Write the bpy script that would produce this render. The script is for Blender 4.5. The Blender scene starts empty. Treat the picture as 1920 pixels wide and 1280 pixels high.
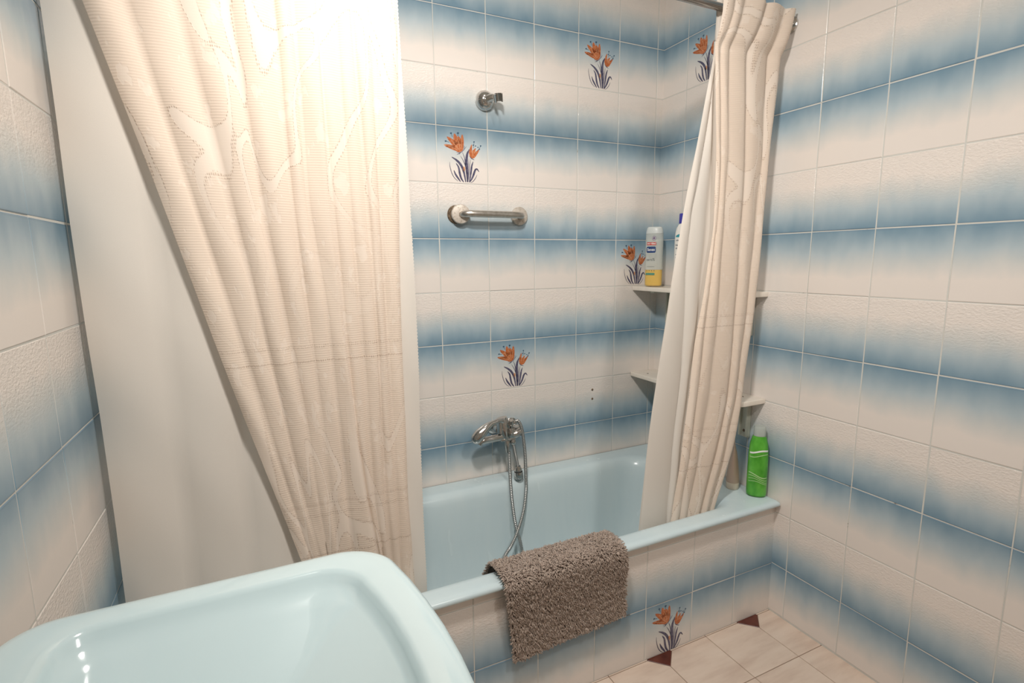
import bpy, bmesh, math, random
import numpy as np
from mathutils import Vector, Matrix

random.seed(7)
rng = np.random.default_rng(7)
SC = bpy.context.scene
COL = SC.collection
PI = math.pi

# ------------------------------------------------------------------ camera
cam_d = bpy.data.cameras.new('camera')
cam = bpy.data.objects.new('camera', cam_d)
COL.objects.link(cam)
cam_d.sensor_fit = 'HORIZONTAL'
cam_d.sensor_width = 36.0
cam_d.lens = 18.5195
cam_d.clip_start = 0.02
cam.location = (-1.6066, -1.9086, 1.3132)
cam.rotation_euler = (1.4163, 0.0099, -0.4453)
SC.camera = cam

# ------------------------------------------------------------------ world, exposure
w = bpy.data.worlds.new('world')
SC.world = w
w.use_nodes = True
w.node_tree.nodes['Background'].inputs[0].default_value = (0.9, 0.92, 1.0, 1)
w.node_tree.nodes['Background'].inputs[1].default_value = 0.05
SC.view_settings.view_transform = 'Standard'
SC.view_settings.look = 'None'
SC.view_settings.gamma = 1.0
SC.view_settings.use_curve_mapping = False
SC.view_settings.exposure = 0.0
LAMP_COL = (1.0, 0.95, 0.89)
# ceiling spotlights, the last one an added fill light: place, aim, power (W), cone (deg), radius, label
LAMPS = [((-1.42, -1.34, 2.36), (-0.66, -0.10, 0.85), 90.0, 136, 0.085, 'white ceiling spotlight over the room, aimed at the bathtub'),
         ((-0.92, -0.58, 2.37), (-0.80, -0.22, 0.80), 6.0, 120, 0.03, 'white ceiling spotlight close to the curtain rod, aimed down into the bathtub'),
         ((-0.80, -2.05, 2.37), (-0.70, -1.20, 0.60), 44.0, 150, 0.085, 'added white fill spotlight in the middle of the room, unseen behind the viewer')]  # unseen fill, added to brighten tub front, floor, right curtain and basin
for p_, a_, pw_, cone_, rad_, _l in LAMPS:
    ld = bpy.data.lights.new('spot_light', 'SPOT')
    ld.energy = pw_; ld.color = LAMP_COL; ld.spot_size = math.radians(cone_); ld.spot_blend = 1.0; ld.shadow_soft_size = rad_
    lo = bpy.data.objects.new('spot_light', ld); COL.objects.link(lo)
    lo.location = p_
    lo.rotation_euler = (Vector(a_) - Vector(p_)).to_track_quat('-Z', 'Y').to_euler()

# ------------------------------------------------------------------ helpers
def lin(c):
    return tuple(((v / 255) / 12.92 if v / 255 <= 0.04045 else ((v / 255 + 0.055) / 1.055) ** 2.4) for v in c)

def mat(name, rgb, rough=0.5, metal=0.0, spec=0.5, coat=0.0, **kw):
    m = bpy.data.materials.new(name)
    m.use_nodes = True
    b = m.node_tree.nodes['Principled BSDF']
    b.inputs['Base Color'].default_value = (*lin(rgb), 1)
    b.inputs['Roughness'].default_value = rough
    b.inputs['Metallic'].default_value = metal
    b.inputs['Specular IOR Level'].default_value = spec
    b.inputs['Coat Weight'].default_value = coat
    for k, v in kw.items():
        b.inputs[k].default_value = v
    return m

class NT:
    """small node-tree writer"""
    def __init__(s, m):
        s.t = m.node_tree; s.b = s.t.nodes.get('Principled BSDF')
    def n(s, kind, **kw):
        q = s.t.nodes.new(kind)
        for k, v in kw.items():
            setattr(q, k, v)
        return q
    def l(s, a, b):
        s.t.links.new(a, b)
    def val(s, sock, v):
        if hasattr(v, 'is_output') or isinstance(v, bpy.types.NodeSocket):
            s.l(v, sock)
        else:
            sock.default_value = v
    def math(s, op, a, b=0.0, c=0.0, clamp=False):
        q = s.n('ShaderNodeMath', operation=op, use_clamp=clamp)
        s.val(q.inputs[0], a); s.val(q.inputs[1], b); s.val(q.inputs[2], c)
        return q.outputs[0]
    def mix(s, f, a, b, blend='MIX'):
        q = s.n('ShaderNodeMix', data_type='RGBA', blend_type=blend)
        s.val(q.inputs[0], f)
        s.val(q.inputs[6], a if not isinstance(a, tuple) else (*a, 1)); s.val(q.inputs[7], b if not isinstance(b, tuple) else (*b, 1))
        return q.outputs[2]
    def noise(s, vec, scale, detail=2.0, rough=0.5):
        q = s.n('ShaderNodeTexNoise')
        s.l(vec, q.inputs['Vector']); q.inputs['Scale'].default_value = scale
        q.inputs['Detail'].default_value = detail; q.inputs['Roughness'].default_value = rough
        return q.outputs['Fac']
    def ramp(s, f, stops, interp='LINEAR'):
        q = s.n('ShaderNodeValToRGB'); q.color_ramp.interpolation = interp
        e = q.color_ramp.elements
        while len(e) < len(stops): e.new(0.5)
        for i, (p, c) in enumerate(stops):
            e[i].position = p; e[i].color = (*lin(c), 1) if len(c) == 3 else c
        s.l(f, q.inputs[0])
        return q.outputs[0]
    def sstep(s, x, lo, hi):
        q = s.n('ShaderNodeMapRange', interpolation_type='SMOOTHSTEP', clamp=True)
        s.val(q.inputs[0], x); q.inputs[1].default_value = lo; q.inputs[2].default_value = hi
        return q.outputs[0]
    def bump(s, h, strength, dist=0.001, normal=None):
        q = s.n('ShaderNodeBump')
        q.inputs['Strength'].default_value = strength; q.inputs['Distance'].default_value = dist
        s.l(h, q.inputs['Height'])
        if normal is not None: s.l(normal, q.inputs['Normal'])
        return q.outputs[0]
    def objvec(s, scale=(1, 1, 1), rand=True):
        tc = s.n('ShaderNodeTexCoord')
        mp = s.n('ShaderNodeMapping'); mp.inputs['Scale'].default_value = scale
        if rand:
            oi = s.n('ShaderNodeObjectInfo')
            k = s.math('MULTIPLY', oi.outputs['Random'], 37.0)
            cb = s.n('ShaderNodeCombineXYZ')
            for i in range(3): s.l(k, cb.inputs[i])
            ad = s.n('ShaderNodeVectorMath', operation='ADD')
            s.l(tc.outputs['Object'], ad.inputs[0]); s.l(cb.outputs[0], ad.inputs[1])
            s.l(ad.outputs[0], mp.inputs['Vector'])
        else:
            s.l(tc.outputs['Object'], mp.inputs['Vector'])
        return mp.outputs[0]

def mesh_obj(name, verts, faces, material=None, parent=None, smooth=True, uvs=None, mat_idx=None):
    me = bpy.data.meshes.new(name)
    me.from_pydata([tuple(map(float, v)) for v in verts], [], [tuple(map(int, f)) for f in faces])
    mats = material if isinstance(material, (list, tuple)) else [material]
    for m in mats:
        if m is not None: me.materials.append(m)
    if smooth:
        me.polygons.foreach_set('use_smooth', [True] * len(me.polygons))
    if mat_idx is not None:
        me.polygons.foreach_set('material_index', mat_idx)
    if uvs is not None:
        ul = me.uv_layers.new(name='UVMap')
        li = np.zeros(len(me.loops), dtype=np.int32); me.loops.foreach_get('vertex_index', li)
        ul.data.foreach_set('uv', np.asarray(uvs, dtype=np.float32)[li].ravel())
    me.update()
    return link(name, me, parent)

def link(name, me, parent=None):
    o = bpy.data.objects.new(name, me)
    COL.objects.link(o)
    if parent is not None: o.parent = parent
    return o

def from_bm(name, bm, material=None, parent=None, smooth=True, angle=None):
    bmesh.ops.recalc_face_normals(bm, faces=bm.faces)
    me = bpy.data.meshes.new(name)
    bm.to_mesh(me); bm.free()
    for m in (material if isinstance(material, (list, tuple)) else [material]):
        if m is not None: me.materials.append(m)
    if smooth:
        me.polygons.foreach_set('use_smooth', [True] * len(me.polygons))
        if angle is not None:
            me.set_sharp_from_angle(angle=math.radians(angle))
    return link(name, me, parent)

def tag(o, label=None, cat=None, group=None, kind=None):
    if label: o['label'] = label
    if cat: o['category'] = cat
    if group: o['group'] = group
    if kind: o['kind'] = kind
    return o

def thing(name, label, cat, loc=(0, 0, 0), group=None):
    o = bpy.data.objects.new(name, None)
    COL.objects.link(o)
    o.location = loc; o.empty_display_size = 0.05
    return tag(o, label, cat, group)

def bx(bm, lo, hi, bev=0.0, seg=2):
    r = bmesh.ops.create_cube(bm, size=1.0)
    vs = r['verts']
    for v in vs:
        v.co = Vector([lo[i] + (v.co[i] + 0.5) * (hi[i] - lo[i]) for i in range(3)])
    if bev > 0:
        es = list({e for v in vs for e in v.link_edges})
        bmesh.ops.bevel(bm, geom=es, offset=bev, segments=seg, profile=0.5, affect='EDGES')
    return vs

def frame_for(d):
    d = Vector(d).normalized()
    a = Vector((0, 0, 1)) if abs(d.z) < 0.9 else Vector((1, 0, 0))
    u = d.cross(a).normalized(); v = d.cross(u).normalized()
    return u, v

def tube_data(pts, radii, sides=12, cap=True):
    """swept tube with parallel transported frames"""
    P = [Vector(p) for p in pts]; n = len(P)
    if not hasattr(radii, '__len__'): radii = [radii] * n
    V = []; F = []
    T = [(P[min(i + 1, n - 1)] - P[max(i - 1, 0)]).normalized() for i in range(n)]
    u, _ = frame_for(T[0])
    for i in range(n):
        u = (u - T[i] * u.dot(T[i])).normalized(); v = T[i].cross(u)
        for k in range(sides):
            a = 2 * PI * k / sides
            V.append(P[i] + (u * math.cos(a) + v * math.sin(a)) * radii[i])
    for i in range(n - 1):
        for k in range(sides):
            k2 = (k + 1) % sides
            F.append((i * sides + k, i * sides + k2, (i + 1) * sides + k2, (i + 1) * sides + k))
    if cap:
        F.append(tuple(range(sides))[::-1]); F.append(tuple((n - 1) * sides + k for k in range(sides)))
    return V, F

def add_tube(bm, pts, radii, sides=12, cap=True):
    V, F = tube_data(pts, radii, sides, cap)
    vs = [bm.verts.new(v) for v in V]
    for f in F: bm.faces.new([vs[i] for i in f])

def add_lathe(bm, prof, origin=(0, 0, 0), axis=(0, 0, 1), n=24):
    """prof: list of (radius, height along axis)"""
    O = Vector(origin); A = Vector(axis).normalized(); u, v = frame_for(A)
    rows = []
    for r, h in prof:
        if r < 1e-6:
            rows.append([bm.verts.new(O + A * h)])
        else:
            rows.append([bm.verts.new(O + A * h + (u * math.cos(2 * PI * k / n) + v * math.sin(2 * PI * k / n)) * r) for k in range(n)])
    for a, b in zip(rows[:-1], rows[1:]):
        for k in range(n):
            k2 = (k + 1) % n
            if len(a) == 1 and len(b) == 1: continue
            if len(a) == 1: bm.faces.new((a[0], b[k], b[k2]))
            elif len(b) == 1: bm.faces.new((a[k], a[k2], b[0]))
            else: bm.faces.new((a[k], a[k2], b[k2], b[k]))

def spline(pts, n):
    """Catmull-Rom through points"""
    P = np.array(pts, float); P = np.vstack([2 * P[0] - P[1], P, 2 * P[-1] - P[-2]])
    m = len(P) - 3; out = []
    for t in np.linspace(0, m - 1e-9, n):
        i = int(t); f = t - i; a, b, c, d = P[i:i + 4]
        out.append(0.5 * (2 * b + (c - a) * f + (2 * a - 5 * b + 4 * c - d) * f * f + (3 * b - a - 3 * c + d) * f ** 3))
    return np.array(out)

def rrect(cx, cy, hx, hy, r, z, n=8, bow=0.0):
    """rounded rectangle ring; bow pushes the +x side out in the middle"""
    out = []
    for qx, qy, a0 in ((1, 1, 0), (-1, 1, 90), (-1, -1, 180), (1, -1, 270)):
        for k in range(n + 1):
            a = math.radians(a0 + 90 * k / n)
            out.append([cx + qx * (hx - r) + r * math.cos(a), cy + qy * (hy - r) + r * math.sin(a), z])
    # subdivide straight sides so the bow reads as a curve
    res = []
    L = len(out)
    for i in range(L):
        p = out[i]; q = out[(i + 1) % L]
        res.append(p)
        if (i + 1) % (n + 1) == 0:
            for t in (0.125, 0.25, 0.375, 0.5, 0.625, 0.75, 0.875):
                res.append([p[0] + (q[0] - p[0]) * t, p[1] + (q[1] - p[1]) * t, z])
    if bow:
        for p in res:
            wx = max(0.0, (p[0] - cx) / hx) ** 0.6
            p[0] += bow * wx * max(0.0, 1 - ((p[1] - cy) / hy) ** 2)
    return res

def loft(bm, rings, cap0=False, cap1=False):
    R = [[bm.verts.new(p) for p in r] for r in rings]
    n = len(R[0])
    for a, b in zip(R[:-1], R[1:]):
        for k in range(n):
            bm.faces.new((a[k], a[(k + 1) % n], b[(k + 1) % n], b[k]))
    if cap0: bm.faces.new(R[0][::-1])
    if cap1: bm.faces.new(R[-1])

# ------------------------------------------------------------------ materials
CREAM = (231, 223, 216); MID = (185, 194, 198); BLUE = (116, 150, 170); DEEP = (84, 120, 146)

def tile_material(name, relief):
    m = mat(name, CREAM, rough=0.22, spec=0.45)
    t = NT(m)
    uv = t.n('ShaderNodeUVMap', uv_map='UVMap')
    sp = t.n('ShaderNodeSeparateXYZ'); t.l(uv.outputs[0], sp.inputs[0])
    v = sp.outputs[1]
    cloud = t.noise(t.objvec((1, 1, 0.45)), 15, 2, 0.5)
    fine = t.noise(t.objvec((1, 1, 0.6)), 45, 2)
    x = t.math('ADD', v, t.math('MULTIPLY', t.math('SUBTRACT', cloud, 0.5), 0.26))
    x = t.math('ADD', x, t.math('MULTIPLY', t.math('SUBTRACT', fine, 0.5), 0.05))
    c = t.ramp(x, [(0.28, CREAM), (0.48, (208, 210, 208)), (0.68, (178, 193, 200)), (0.86, (145, 168, 182)), (1.0, (120, 149, 167))])
    edge = t.math('MULTIPLY', t.sstep(v, 0.965, 1.0), 0.35)
    c = t.mix(edge, c, lin((66, 98, 124)))
    t.l(c, t.b.inputs['Base Color'])
    pebble = t.noise(t.objvec((1, 1, 1.7)), 120, 2, 0.6)
    wave = t.noise(t.objvec((1, 1, 1)), 10, 1)
    if relief:
        amt = t.math('SUBTRACT', 1.0, t.sstep(v, 0.35, 0.8))
        h = t.math('MULTIPLY', pebble, amt)
        nb = t.bump(h, 0.8, 0.002)
    else:
        nb = t.bump(pebble, 0.06, 0.001)
    nb = t.bump(wave, 0.25, 0.002, nb)
    t.l(nb, t.b.inputs['Normal'])
    return m

M = {}
M['tile_top'] = tile_material('tile_blue_at_top', False)
M['tile_relief'] = tile_material('tile_blue_at_foot', True)
M['grout'] = mat('grout', (214, 216, 212), rough=0.85, spec=0.2)
t = NT(M['grout'])
gn = t.noise(t.objvec((1, 1, 1), False), 9, 5, 0.75)
gc = t.ramp(gn, [(0.0, (216, 217, 213)), (0.64, (205, 204, 198)), (0.71, (96, 90, 82)), (1.0, (60, 56, 50))])
t.l(gc, t.b.inputs['Base Color'])
M['orange'] = mat('print_orange', (206, 116, 58), rough=0.35)
t = NT(M['orange'])
t.l(t.ramp(t.noise(t.objvec((1, 1, 1)), 140, 3), [(0.3, (168, 84, 42)), (0.5, (188, 106, 60)), (0.75, (204, 142, 102))]), t.b.inputs['Base Color'])
M['orange_pale'] = mat('print_pale_orange', (208, 150, 112), rough=0.35)
M['indigo'] = mat('print_indigo', (74, 74, 104), rough=0.35)
t = NT(M['indigo'])
t.l(t.ramp(t.noise(t.objvec((1, 1, 1)), 120, 2), [(0.3, (58, 58, 88)), (0.7, (104, 100, 122))]), t.b.inputs['Base Color'])
M['teal'] = mat('print_teal', (58, 92, 118), rough=0.35)
M['plaster'] = mat('plaster', (236, 230, 222), rough=0.9, spec=0.2)
t = NT(M['plaster']); t.l(t.bump(t.noise(t.objvec((1, 1, 1), False), 60, 4), 0.1, 0.002), t.b.inputs['Normal'])
M['porcelain'] = mat('aqua_porcelain', (203, 223, 225), rough=0.10, spec=0.6, coat=0.4)
t = NT(M['porcelain']); t.l(t.mix(t.noise(t.objvec((1, 1, 1), False), 3, 2), lin((200, 220, 224)), lin((205, 223, 226))), t.b.inputs['Base Color'])
t.b.inputs['Coat Roughness'].default_value = 0.06
M['enamel'] = mat('blue_enamel', (176, 206, 214), rough=0.22, spec=0.5)
t = NT(M['enamel'])
st = t.noise(t.objvec((6, 6, 0.6), False), 2.2, 3, 0.6)
t.l(t.ramp(st, [(0.3, (199, 216, 221)), (0.55, (203, 219, 223)), (0.8, (207, 221, 224))]), t.b.inputs['Base Color'])
t.l(t.math('ADD', t.math('MULTIPLY', st, 0.2), 0.14), t.b.inputs['Roughness'])
M['chrome'] = mat('chrome', (205, 203, 200), rough=0.16, metal=1.0)
t = NT(M['chrome']); t.l(t.math('ADD', t.math('MULTIPLY', t.noise(t.objvec((1, 1, 1)), 25, 2), 0.12), 0.08), t.b.inputs['Roughness'])
M['steel'] = mat('worn_nickel', (202, 194, 184), rough=0.3, metal=1.0)
t = NT(M['steel'])
sn = t.noise(t.objvec((1, 1, 1)), 70, 4, 0.65)
t.l(t.ramp(sn, [(0.35, (196, 189, 180)), (0.6, (210, 205, 198)), (0.8, (216, 211, 205))]), t.b.inputs['Base Color'])
t.l(t.math('ADD', t.math('MULTIPLY', sn, 0.12), 0.26), t.b.inputs['Roughness'])
M['hose_metal'] = mat('hose_metal', (176, 176, 174), rough=0.3, metal=0.9)
M['flange'] = mat('stained_flange', (196, 186, 172), rough=0.42, metal=0.35)
t = NT(M['flange'])
t.l(t.ramp(t.noise(t.objvec((1, 1, 1)), 90, 4, 0.7), [(0.33, (158, 144, 126)), (0.46, (200, 191, 180)), (0.8, (214, 206, 196))]), t.b.inputs['Base Color'])
M['rust'] = mat('rust', (104, 86, 66), rough=0.8)
t = NT(M['rust']); t.l(t.ramp(t.noise(t.objvec((1, 1, 1)), 160, 3), [(0.35, (70, 56, 44)), (0.7, (140, 120, 96))]), t.b.inputs['Base Color'])
M['dark'] = mat('dark_rubber', (44, 42, 42), rough=0.6)
M['white_plastic'] = mat('white_plastic', (232, 224, 212), rough=0.4)
t = NT(M['white_plastic']); t.l(t.mix(t.noise(t.objvec((1, 1, 1)), 30, 3), lin((226, 217, 204)), lin((238, 231, 220))), t.b.inputs['Base Color'])
M['bracket'] = mat('bracket_paint', (196, 198, 186), rough=0.45)
M['globe'] = bpy.data.materials.new('lit_globe'); M['globe'].use_nodes = True

# ------------------------------------------------------------------ cloth materials
def cloth_material(name, c_mesh, c_solid, c_hole, lace=True):
    m = bpy.data.materials.new(name); m.use_nodes = True
    t = NT(m); nt = m.node_tree
    b = t.b
    b.inputs['Roughness'].default_value = 0.85; b.inputs['Specular IOR Level'].default_value = 0.15
    b.inputs['Sheen Weight'].default_value = 0.15
    uv = t.n('ShaderNodeUVMap', uv_map='UVMap')
    sp = t.n('ShaderNodeSeparateXYZ'); t.l(uv.outputs[0], sp.inputs[0])
    u, v = sp.outputs[0], sp.outputs[1]
    weave = t.noise(uv.outputs[0], 500, 1)
    if lace:
        rib = t.math('SINE', t.math('MULTIPLY', v, 2 * PI / 0.0054))
        rib = t.math('ADD', t.math('MULTIPLY', rib, 0.5), 0.5)
        mp = t.n('ShaderNodeMapping'); mp.inputs['Scale'].default_value = (1.0, 0.75, 1)
        t.l(uv.outputs[0], mp.inputs['Vector'])
        warp = t.n('ShaderNodeTexNoise'); t.l(mp.outputs[0], warp.inputs['Vector']); warp.inputs['Scale'].default_value = 5.0; warp.inputs['Detail'].default_value = 0
        wv = t.n('ShaderNodeVectorMath', operation='MULTIPLY_ADD')
        t.l(warp.outputs['Color'], wv.inputs[0]); wv.inputs[1].default_value = (0.34, 0.34, 0); t.l(mp.outputs[0], wv.inputs[2])
        nz = t.noise(wv.outputs[0], 5.2, 0.2)
        solid = t.math('MULTIPLY', t.sstep(nz, 0.515, 0.53), t.math('SUBTRACT', 1.0, t.sstep(nz, 0.59, 0.605)))
        ring = t.math('ABSOLUTE', t.math('SUBTRACT', nz, 0.52))
        ring2 = t.math('ABSOLUTE', t.math('SUBTRACT', nz, 0.60))
        line = t.math('SUBTRACT', 1.0, t.sstep(ring, 0.004, 0.009))
        line2 = t.math('SUBTRACT', 1.0, t.sstep(ring2, 0.004, 0.010))
        lines = t.math('MAXIMUM', line, line2)
        vo = t.n('ShaderNodeTexVoronoi'); t.l(uv.outputs[0], vo.inputs['Vector']); vo.inputs['Scale'].default_value = 130; vo.inputs['Randomness'].default_value = 0.25
        dot = t.math('SUBTRACT', 1.0, t.sstep(vo.outputs['Distance'], 0.25, 0.42))
        eyelet = t.math('MULTIPLY', lines, dot)
        # straight rows of eyelets across the cloth
        rows = None
        for zr in (1.12, 1.085, 0.735, 0.705, 0.60):
            q_ = t.math('SUBTRACT', 1.0, t.sstep(t.math('ABSOLUTE', t.math('SUBTRACT', v, zr)), 0.0025, 0.0045))
            rows = q_ if rows is None else t.math('MAXIMUM', rows, q_)
        rows = t.math('MULTIPLY', rows, dot)
        # the middle of the cloth is mostly plain mesh, scrolls gather above and below
        plain = t.math('MULTIPLY', t.sstep(v, 0.80, 1.0), t.math('SUBTRACT', 1.0, t.sstep(v, 1.36, 1.54)))
        motif = t.math('SUBTRACT', 1.0, t.math('MULTIPLY', plain, 0.78))
        solid = t.math('MULTIPLY', solid, motif)
        eyelet = t.math('MULTIPLY', eyelet, motif)
        eyelet = t.math('MAXIMUM', eyelet, t.math('MULTIPLY', rows, 0.8))
        # small flowers worked in the open mesh
        fl = t.noise(uv.outputs[0], 13, 3, 0.6)
        flower = t.math('MULTIPLY', t.sstep(fl, 0.585, 0.63), 0.85)
        solid = t.math('MAXIMUM', solid, flower)
        ribamt = t.math('MULTIPLY', rib, t.math('SUBTRACT', 1.0, t.math('MULTIPLY', solid, 0.85)))
        c = t.mix(solid, lin(c_mesh), lin(c_solid))
        c = t.mix(t.math('MULTIPLY', ribamt, 0.30), c, lin(c_hole))
        c = t.mix(t.math('MULTIPLY', eyelet, 0.6), c, lin((176, 152, 134)))
        h = t.math('ADD', t.math('MULTIPLY', ribamt, -0.7), t.math('MULTIPLY', solid, 0.6))
        h = t.math('SUBTRACT', h, t.math('MULTIPLY', eyelet, 1.2))
        h = t.math('ADD', h, t.math('MULTIPLY', weave, 0.4))
        nb = t.bump(h, 0.35, 0.0008)
    else:
        big = t.noise(uv.outputs[0], 7, 2)
        c = t.mix(t.math('MULTIPLY', weave, 0.5), lin(c_solid), lin(c_mesh))
        nb = t.bump(t.math('ADD', t.math('MULTIPLY', weave, 0.1), big), 0.12, 0.004)
    t.l(c, b.inputs['Base Color']); t.l(nb, b.inputs['Normal'])
    tr = t.n('ShaderNodeBsdfTranslucent'); t.l(c, tr.inputs['Color']); t.l(nb, tr.inputs['Normal'])
    mx = t.n('ShaderNodeMixShader'); mx.inputs[0].default_value = 0.22
    out = nt.nodes['Material Output']
    t.l(b.outputs[0], mx.inputs[1]); t.l(tr.outputs[0], mx.inputs[2]); t.l(mx.outputs[0], out.inputs['Surface'])
    return m

M['lace'] = cloth_material('cream_lace', (240, 224, 208), (243, 229, 215), (220, 199, 182))
M['lining'] = cloth_material('white_lining', (228, 220, 210), (238, 231, 222), (0, 0, 0), lace=False)

# ------------------------------------------------------------------ tiled walls
PX = 0.19903        # horizontal tile pitch
GAP = 0.0028
TH = 0.007
ZD = [2.5917 - 0.2 * k for k in range(14)]      # tile joints; even k: white joint, odd k: dark joint
_tile_cache = {}

def tile_mesh(w, lo, hi, relief, name='tile'):
    """w: width; lo,hi: part of the full tile kept, measured from its cream end up (0..1)"""
    key = (round(w, 4), round(lo, 3), round(hi, 3), relief)
    if key in _tile_cache: return _tile_cache[key]
    h = (hi - lo) * 0.2
    hw = w / 2 - GAP / 2; hh = h / 2 - GAP / 2; b = 0.0016
    if not relief:      # cream at the foot
        vf = lambda z: lo + (z + h / 2) / 0.2
    else:               # cream at the top
        vf = lambda z: lo + (h / 2 - z) / 0.2
    V = []
    for (x, z, y) in ((hw, hh, 0.0), (hw, hh, -TH + 0.0009), (hw - b, hh - b, -TH)):
        for sx, sz in ((-1, -1), (1, -1), (1, 1), (-1, 1)):
            V.append((sx * x, y, sz * z))
    F = [(8, 9, 10, 11)]
    for r in (0, 4):
        for k in range(4):
            k2 = (k + 1) % 4
            F.append((r + k, r + k2, r + 4 + k2, r + 4 + k))
    me = bpy.data.meshes.new(name)
    me.from_pydata(V, [], F)
    me.materials.append(M['tile_relief'] if relief else M['tile_top'])
    ul = me.uv_layers.new(name='UVMap')
    for lp in me.loops:
        x, y, z = V[lp.vertex_index]
        ul.data[lp.index].uv = ((x + hw) / 0.2, min(1, max(0, vf(z))))
    bm = bmesh.new(); bm.from_mesh(me); bmesh.ops.recalc_face_normals(bm, faces=bm.faces)
    if bm.faces[0].normal.y > 0: bmesh.ops.reverse_faces(bm, faces=bm.faces)
    bm.to_mesh(me); bm.free()
    _tile_cache[key] = me
    return me

# --- the flower print, drawn once as flat shapes lying on a tile
def flower_mesh():
    V = []; F = []; MI = []
    def q(x, y, lay):
        u = 0.0; tt = 0.0
        for _ in range(4):
            u = (x - (-50 + 50 * tt)) / (1070 - 35 * tt)
            tt = (y - (-10 + 103 * u)) / (1215 - 50 * u)
        return ((u - 0.5) * 0.196, -TH - 0.00012 * lay, (0.5 - tt) * 0.197)
    def stroke(pts, wmax, mi, lay, prof='leaf', n=14):
        P = spline(pts, n); base = len(V)
        for i, p in enumerate(P):
            d = P[min(i + 1, n - 1)] - P[max(i - 1, 0)]
            d /= (np.hypot(*d) + 1e-9); nn = np.array([-d[1], d[0]])
            f = i / (n - 1)
            wd = {'leaf': 0.16 + 0.84 * math.sin(PI * min(1, f * 0.92 + 0.02)) ** 0.8, 'line': 1.0,
                  'petal': max(0.03, math.cos(f * PI / 2) ** 0.55)}[prof] * wmax / 2
            V.append(q(*(p + nn * wd), lay)); V.append(q(*(p - nn * wd), lay))
        for i in range(n - 1):
            F.append((base + 2 * i, base + 2 * i + 1, base + 2 * i + 3, base + 2 * i + 2)); MI.append(mi)
    def disc(cx, cy, rx, ry, mi, lay, n=10):
        base = len(V)
        for k in range(n):
            a = 2 * PI * k / n; V.append(q(cx + rx * math.cos(a), cy + ry * math.sin(a), lay))
        F.append(tuple(base + k for k in range(n))); MI.append(mi)
    # petals, large flower
    for pts, wd in (([(455, 500), (300, 460), (105, 400)], 120), ([(450, 500), (330, 455), (140, 438)], 80),
                    ([(455, 490), (320, 370), (165, 228)], 130), ([(455, 480), (370, 330), (318, 160)], 140),
                    ([(455, 480), (430, 340), (400, 215)], 110), ([(460, 490), (480, 340), (486, 180)], 100)):
        stroke(pts, wd, 0, 1, 'petal')
    disc(420, 468, 92, 92, 0, 2, 16)
    for pts in ([(430, 520), (380, 440), (390, 390), (440, 410)], [(400, 500), (330, 400), (260, 300)], [(440, 480), (410, 340), (370, 250)], [(470, 480), (470, 360), (480, 240)], [(400, 520), (300, 470), (190, 425)]):
        stroke(pts, 9, 1, 3, 'line')
    # petals, small flower
    for pts, wd in (([(705, 660), (662, 560), (688, 390)], 80), ([(710, 650), (722, 560), (775, 470)], 70), ([(715, 660), (775, 590), (850, 500)], 80)):
        stroke(pts, wd, 0, 1, 'petal')
    disc(706, 630, 66, 62, 0, 2, 14)
    stroke([(700, 610), (700, 550), (708, 500)], 16, 1, 3, 'leaf'); stroke([(730, 600), (755, 560), (775, 530)], 14, 1, 3, 'leaf')
    # stamens
    for cx, cy, r in ((250, 158, 22), (395, 155, 24), (143, 325, 20), (737, 340, 16), (722, 410, 15), (770, 426, 15), (822, 455, 14), (880, 425, 17), (855, 494, 14)):
        disc(cx, cy, r, r * 0.85, 2, 4)
    for pts in ([(282, 240), (268, 200), (250, 160)], [(395, 220), (397, 190), (395, 158)], [(215, 350), (180, 338), (145, 326)], [(730, 480), (734, 400), (737, 340)], [(800, 540), (850, 480), (880, 428)]):
        stroke(pts, 8, 2, 4, 'line', 5)
    # calyx
    for pts, wd in (([(360, 562), (450, 566), (510, 520), (575, 436)], 12), ([(375, 610), (415, 590), (470, 560)], 12), ([(520, 500), (530, 455), (530, 418)], 9), ([(640, 640), (680, 690), (745, 725)], 16), ([(420, 610), (440, 580), (460, 560)], 9)):
        stroke(pts, wd, 3, 4, 'leaf', 8)
    # leaves and stems
    for pts, wd in (([(228, 765), (235, 860), (272, 1000), (330, 1110), (405, 1180)], 13), ([(315, 945), (350, 1030), (400, 1110), (455, 1190)], 36),
                    ([(360, 795), (412, 880), (440, 1020), (470, 1120), (520, 1200)], 42), ([(270, 662), (370, 730), (460, 830), (522, 980), (565, 1200)], 48),
                    ([(450, 635), (510, 740), (560, 870), (580, 1000), (595, 1190)], 15), ([(490, 560), (530, 660), (555, 800), (575, 1000), (600, 1190)], 18),
                    ([(637, 500), (592, 600), (577, 760), (588, 950), (600, 1200)], 56), ([(630, 690), (615, 850), (614, 1000), (610, 1200)], 13),
                    ([(665, 710), (645, 830), (630, 1000), (615, 1200)], 15), ([(717, 760), (688, 860), (670, 1000), (640, 1200)], 40),
                    ([(842, 978), (800, 918), (760, 945), (725, 1050), (690, 1130), (645, 1205)], 42), ([(802, 1040), (772, 1110), (722, 1180), (670, 1215)], 13)):
        stroke(pts, wd, 3, 5, 'leaf', 16)
    disc(528, 915, 24, 52, 1, 5, 10)
    me = bpy.data.meshes.new('flower_print')
    me.from_pydata(V, [], F)
    for k in ('orange', 'orange_pale', 'teal', 'indigo'): me.materials.append(M[k])
    me.polygons.foreach_set('material_index', MI)
    me.update()
    for p in me.polygons:
        if p.normal.y > 0: p.flip()
    return me
FLOWER = flower_mesh()

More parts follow.
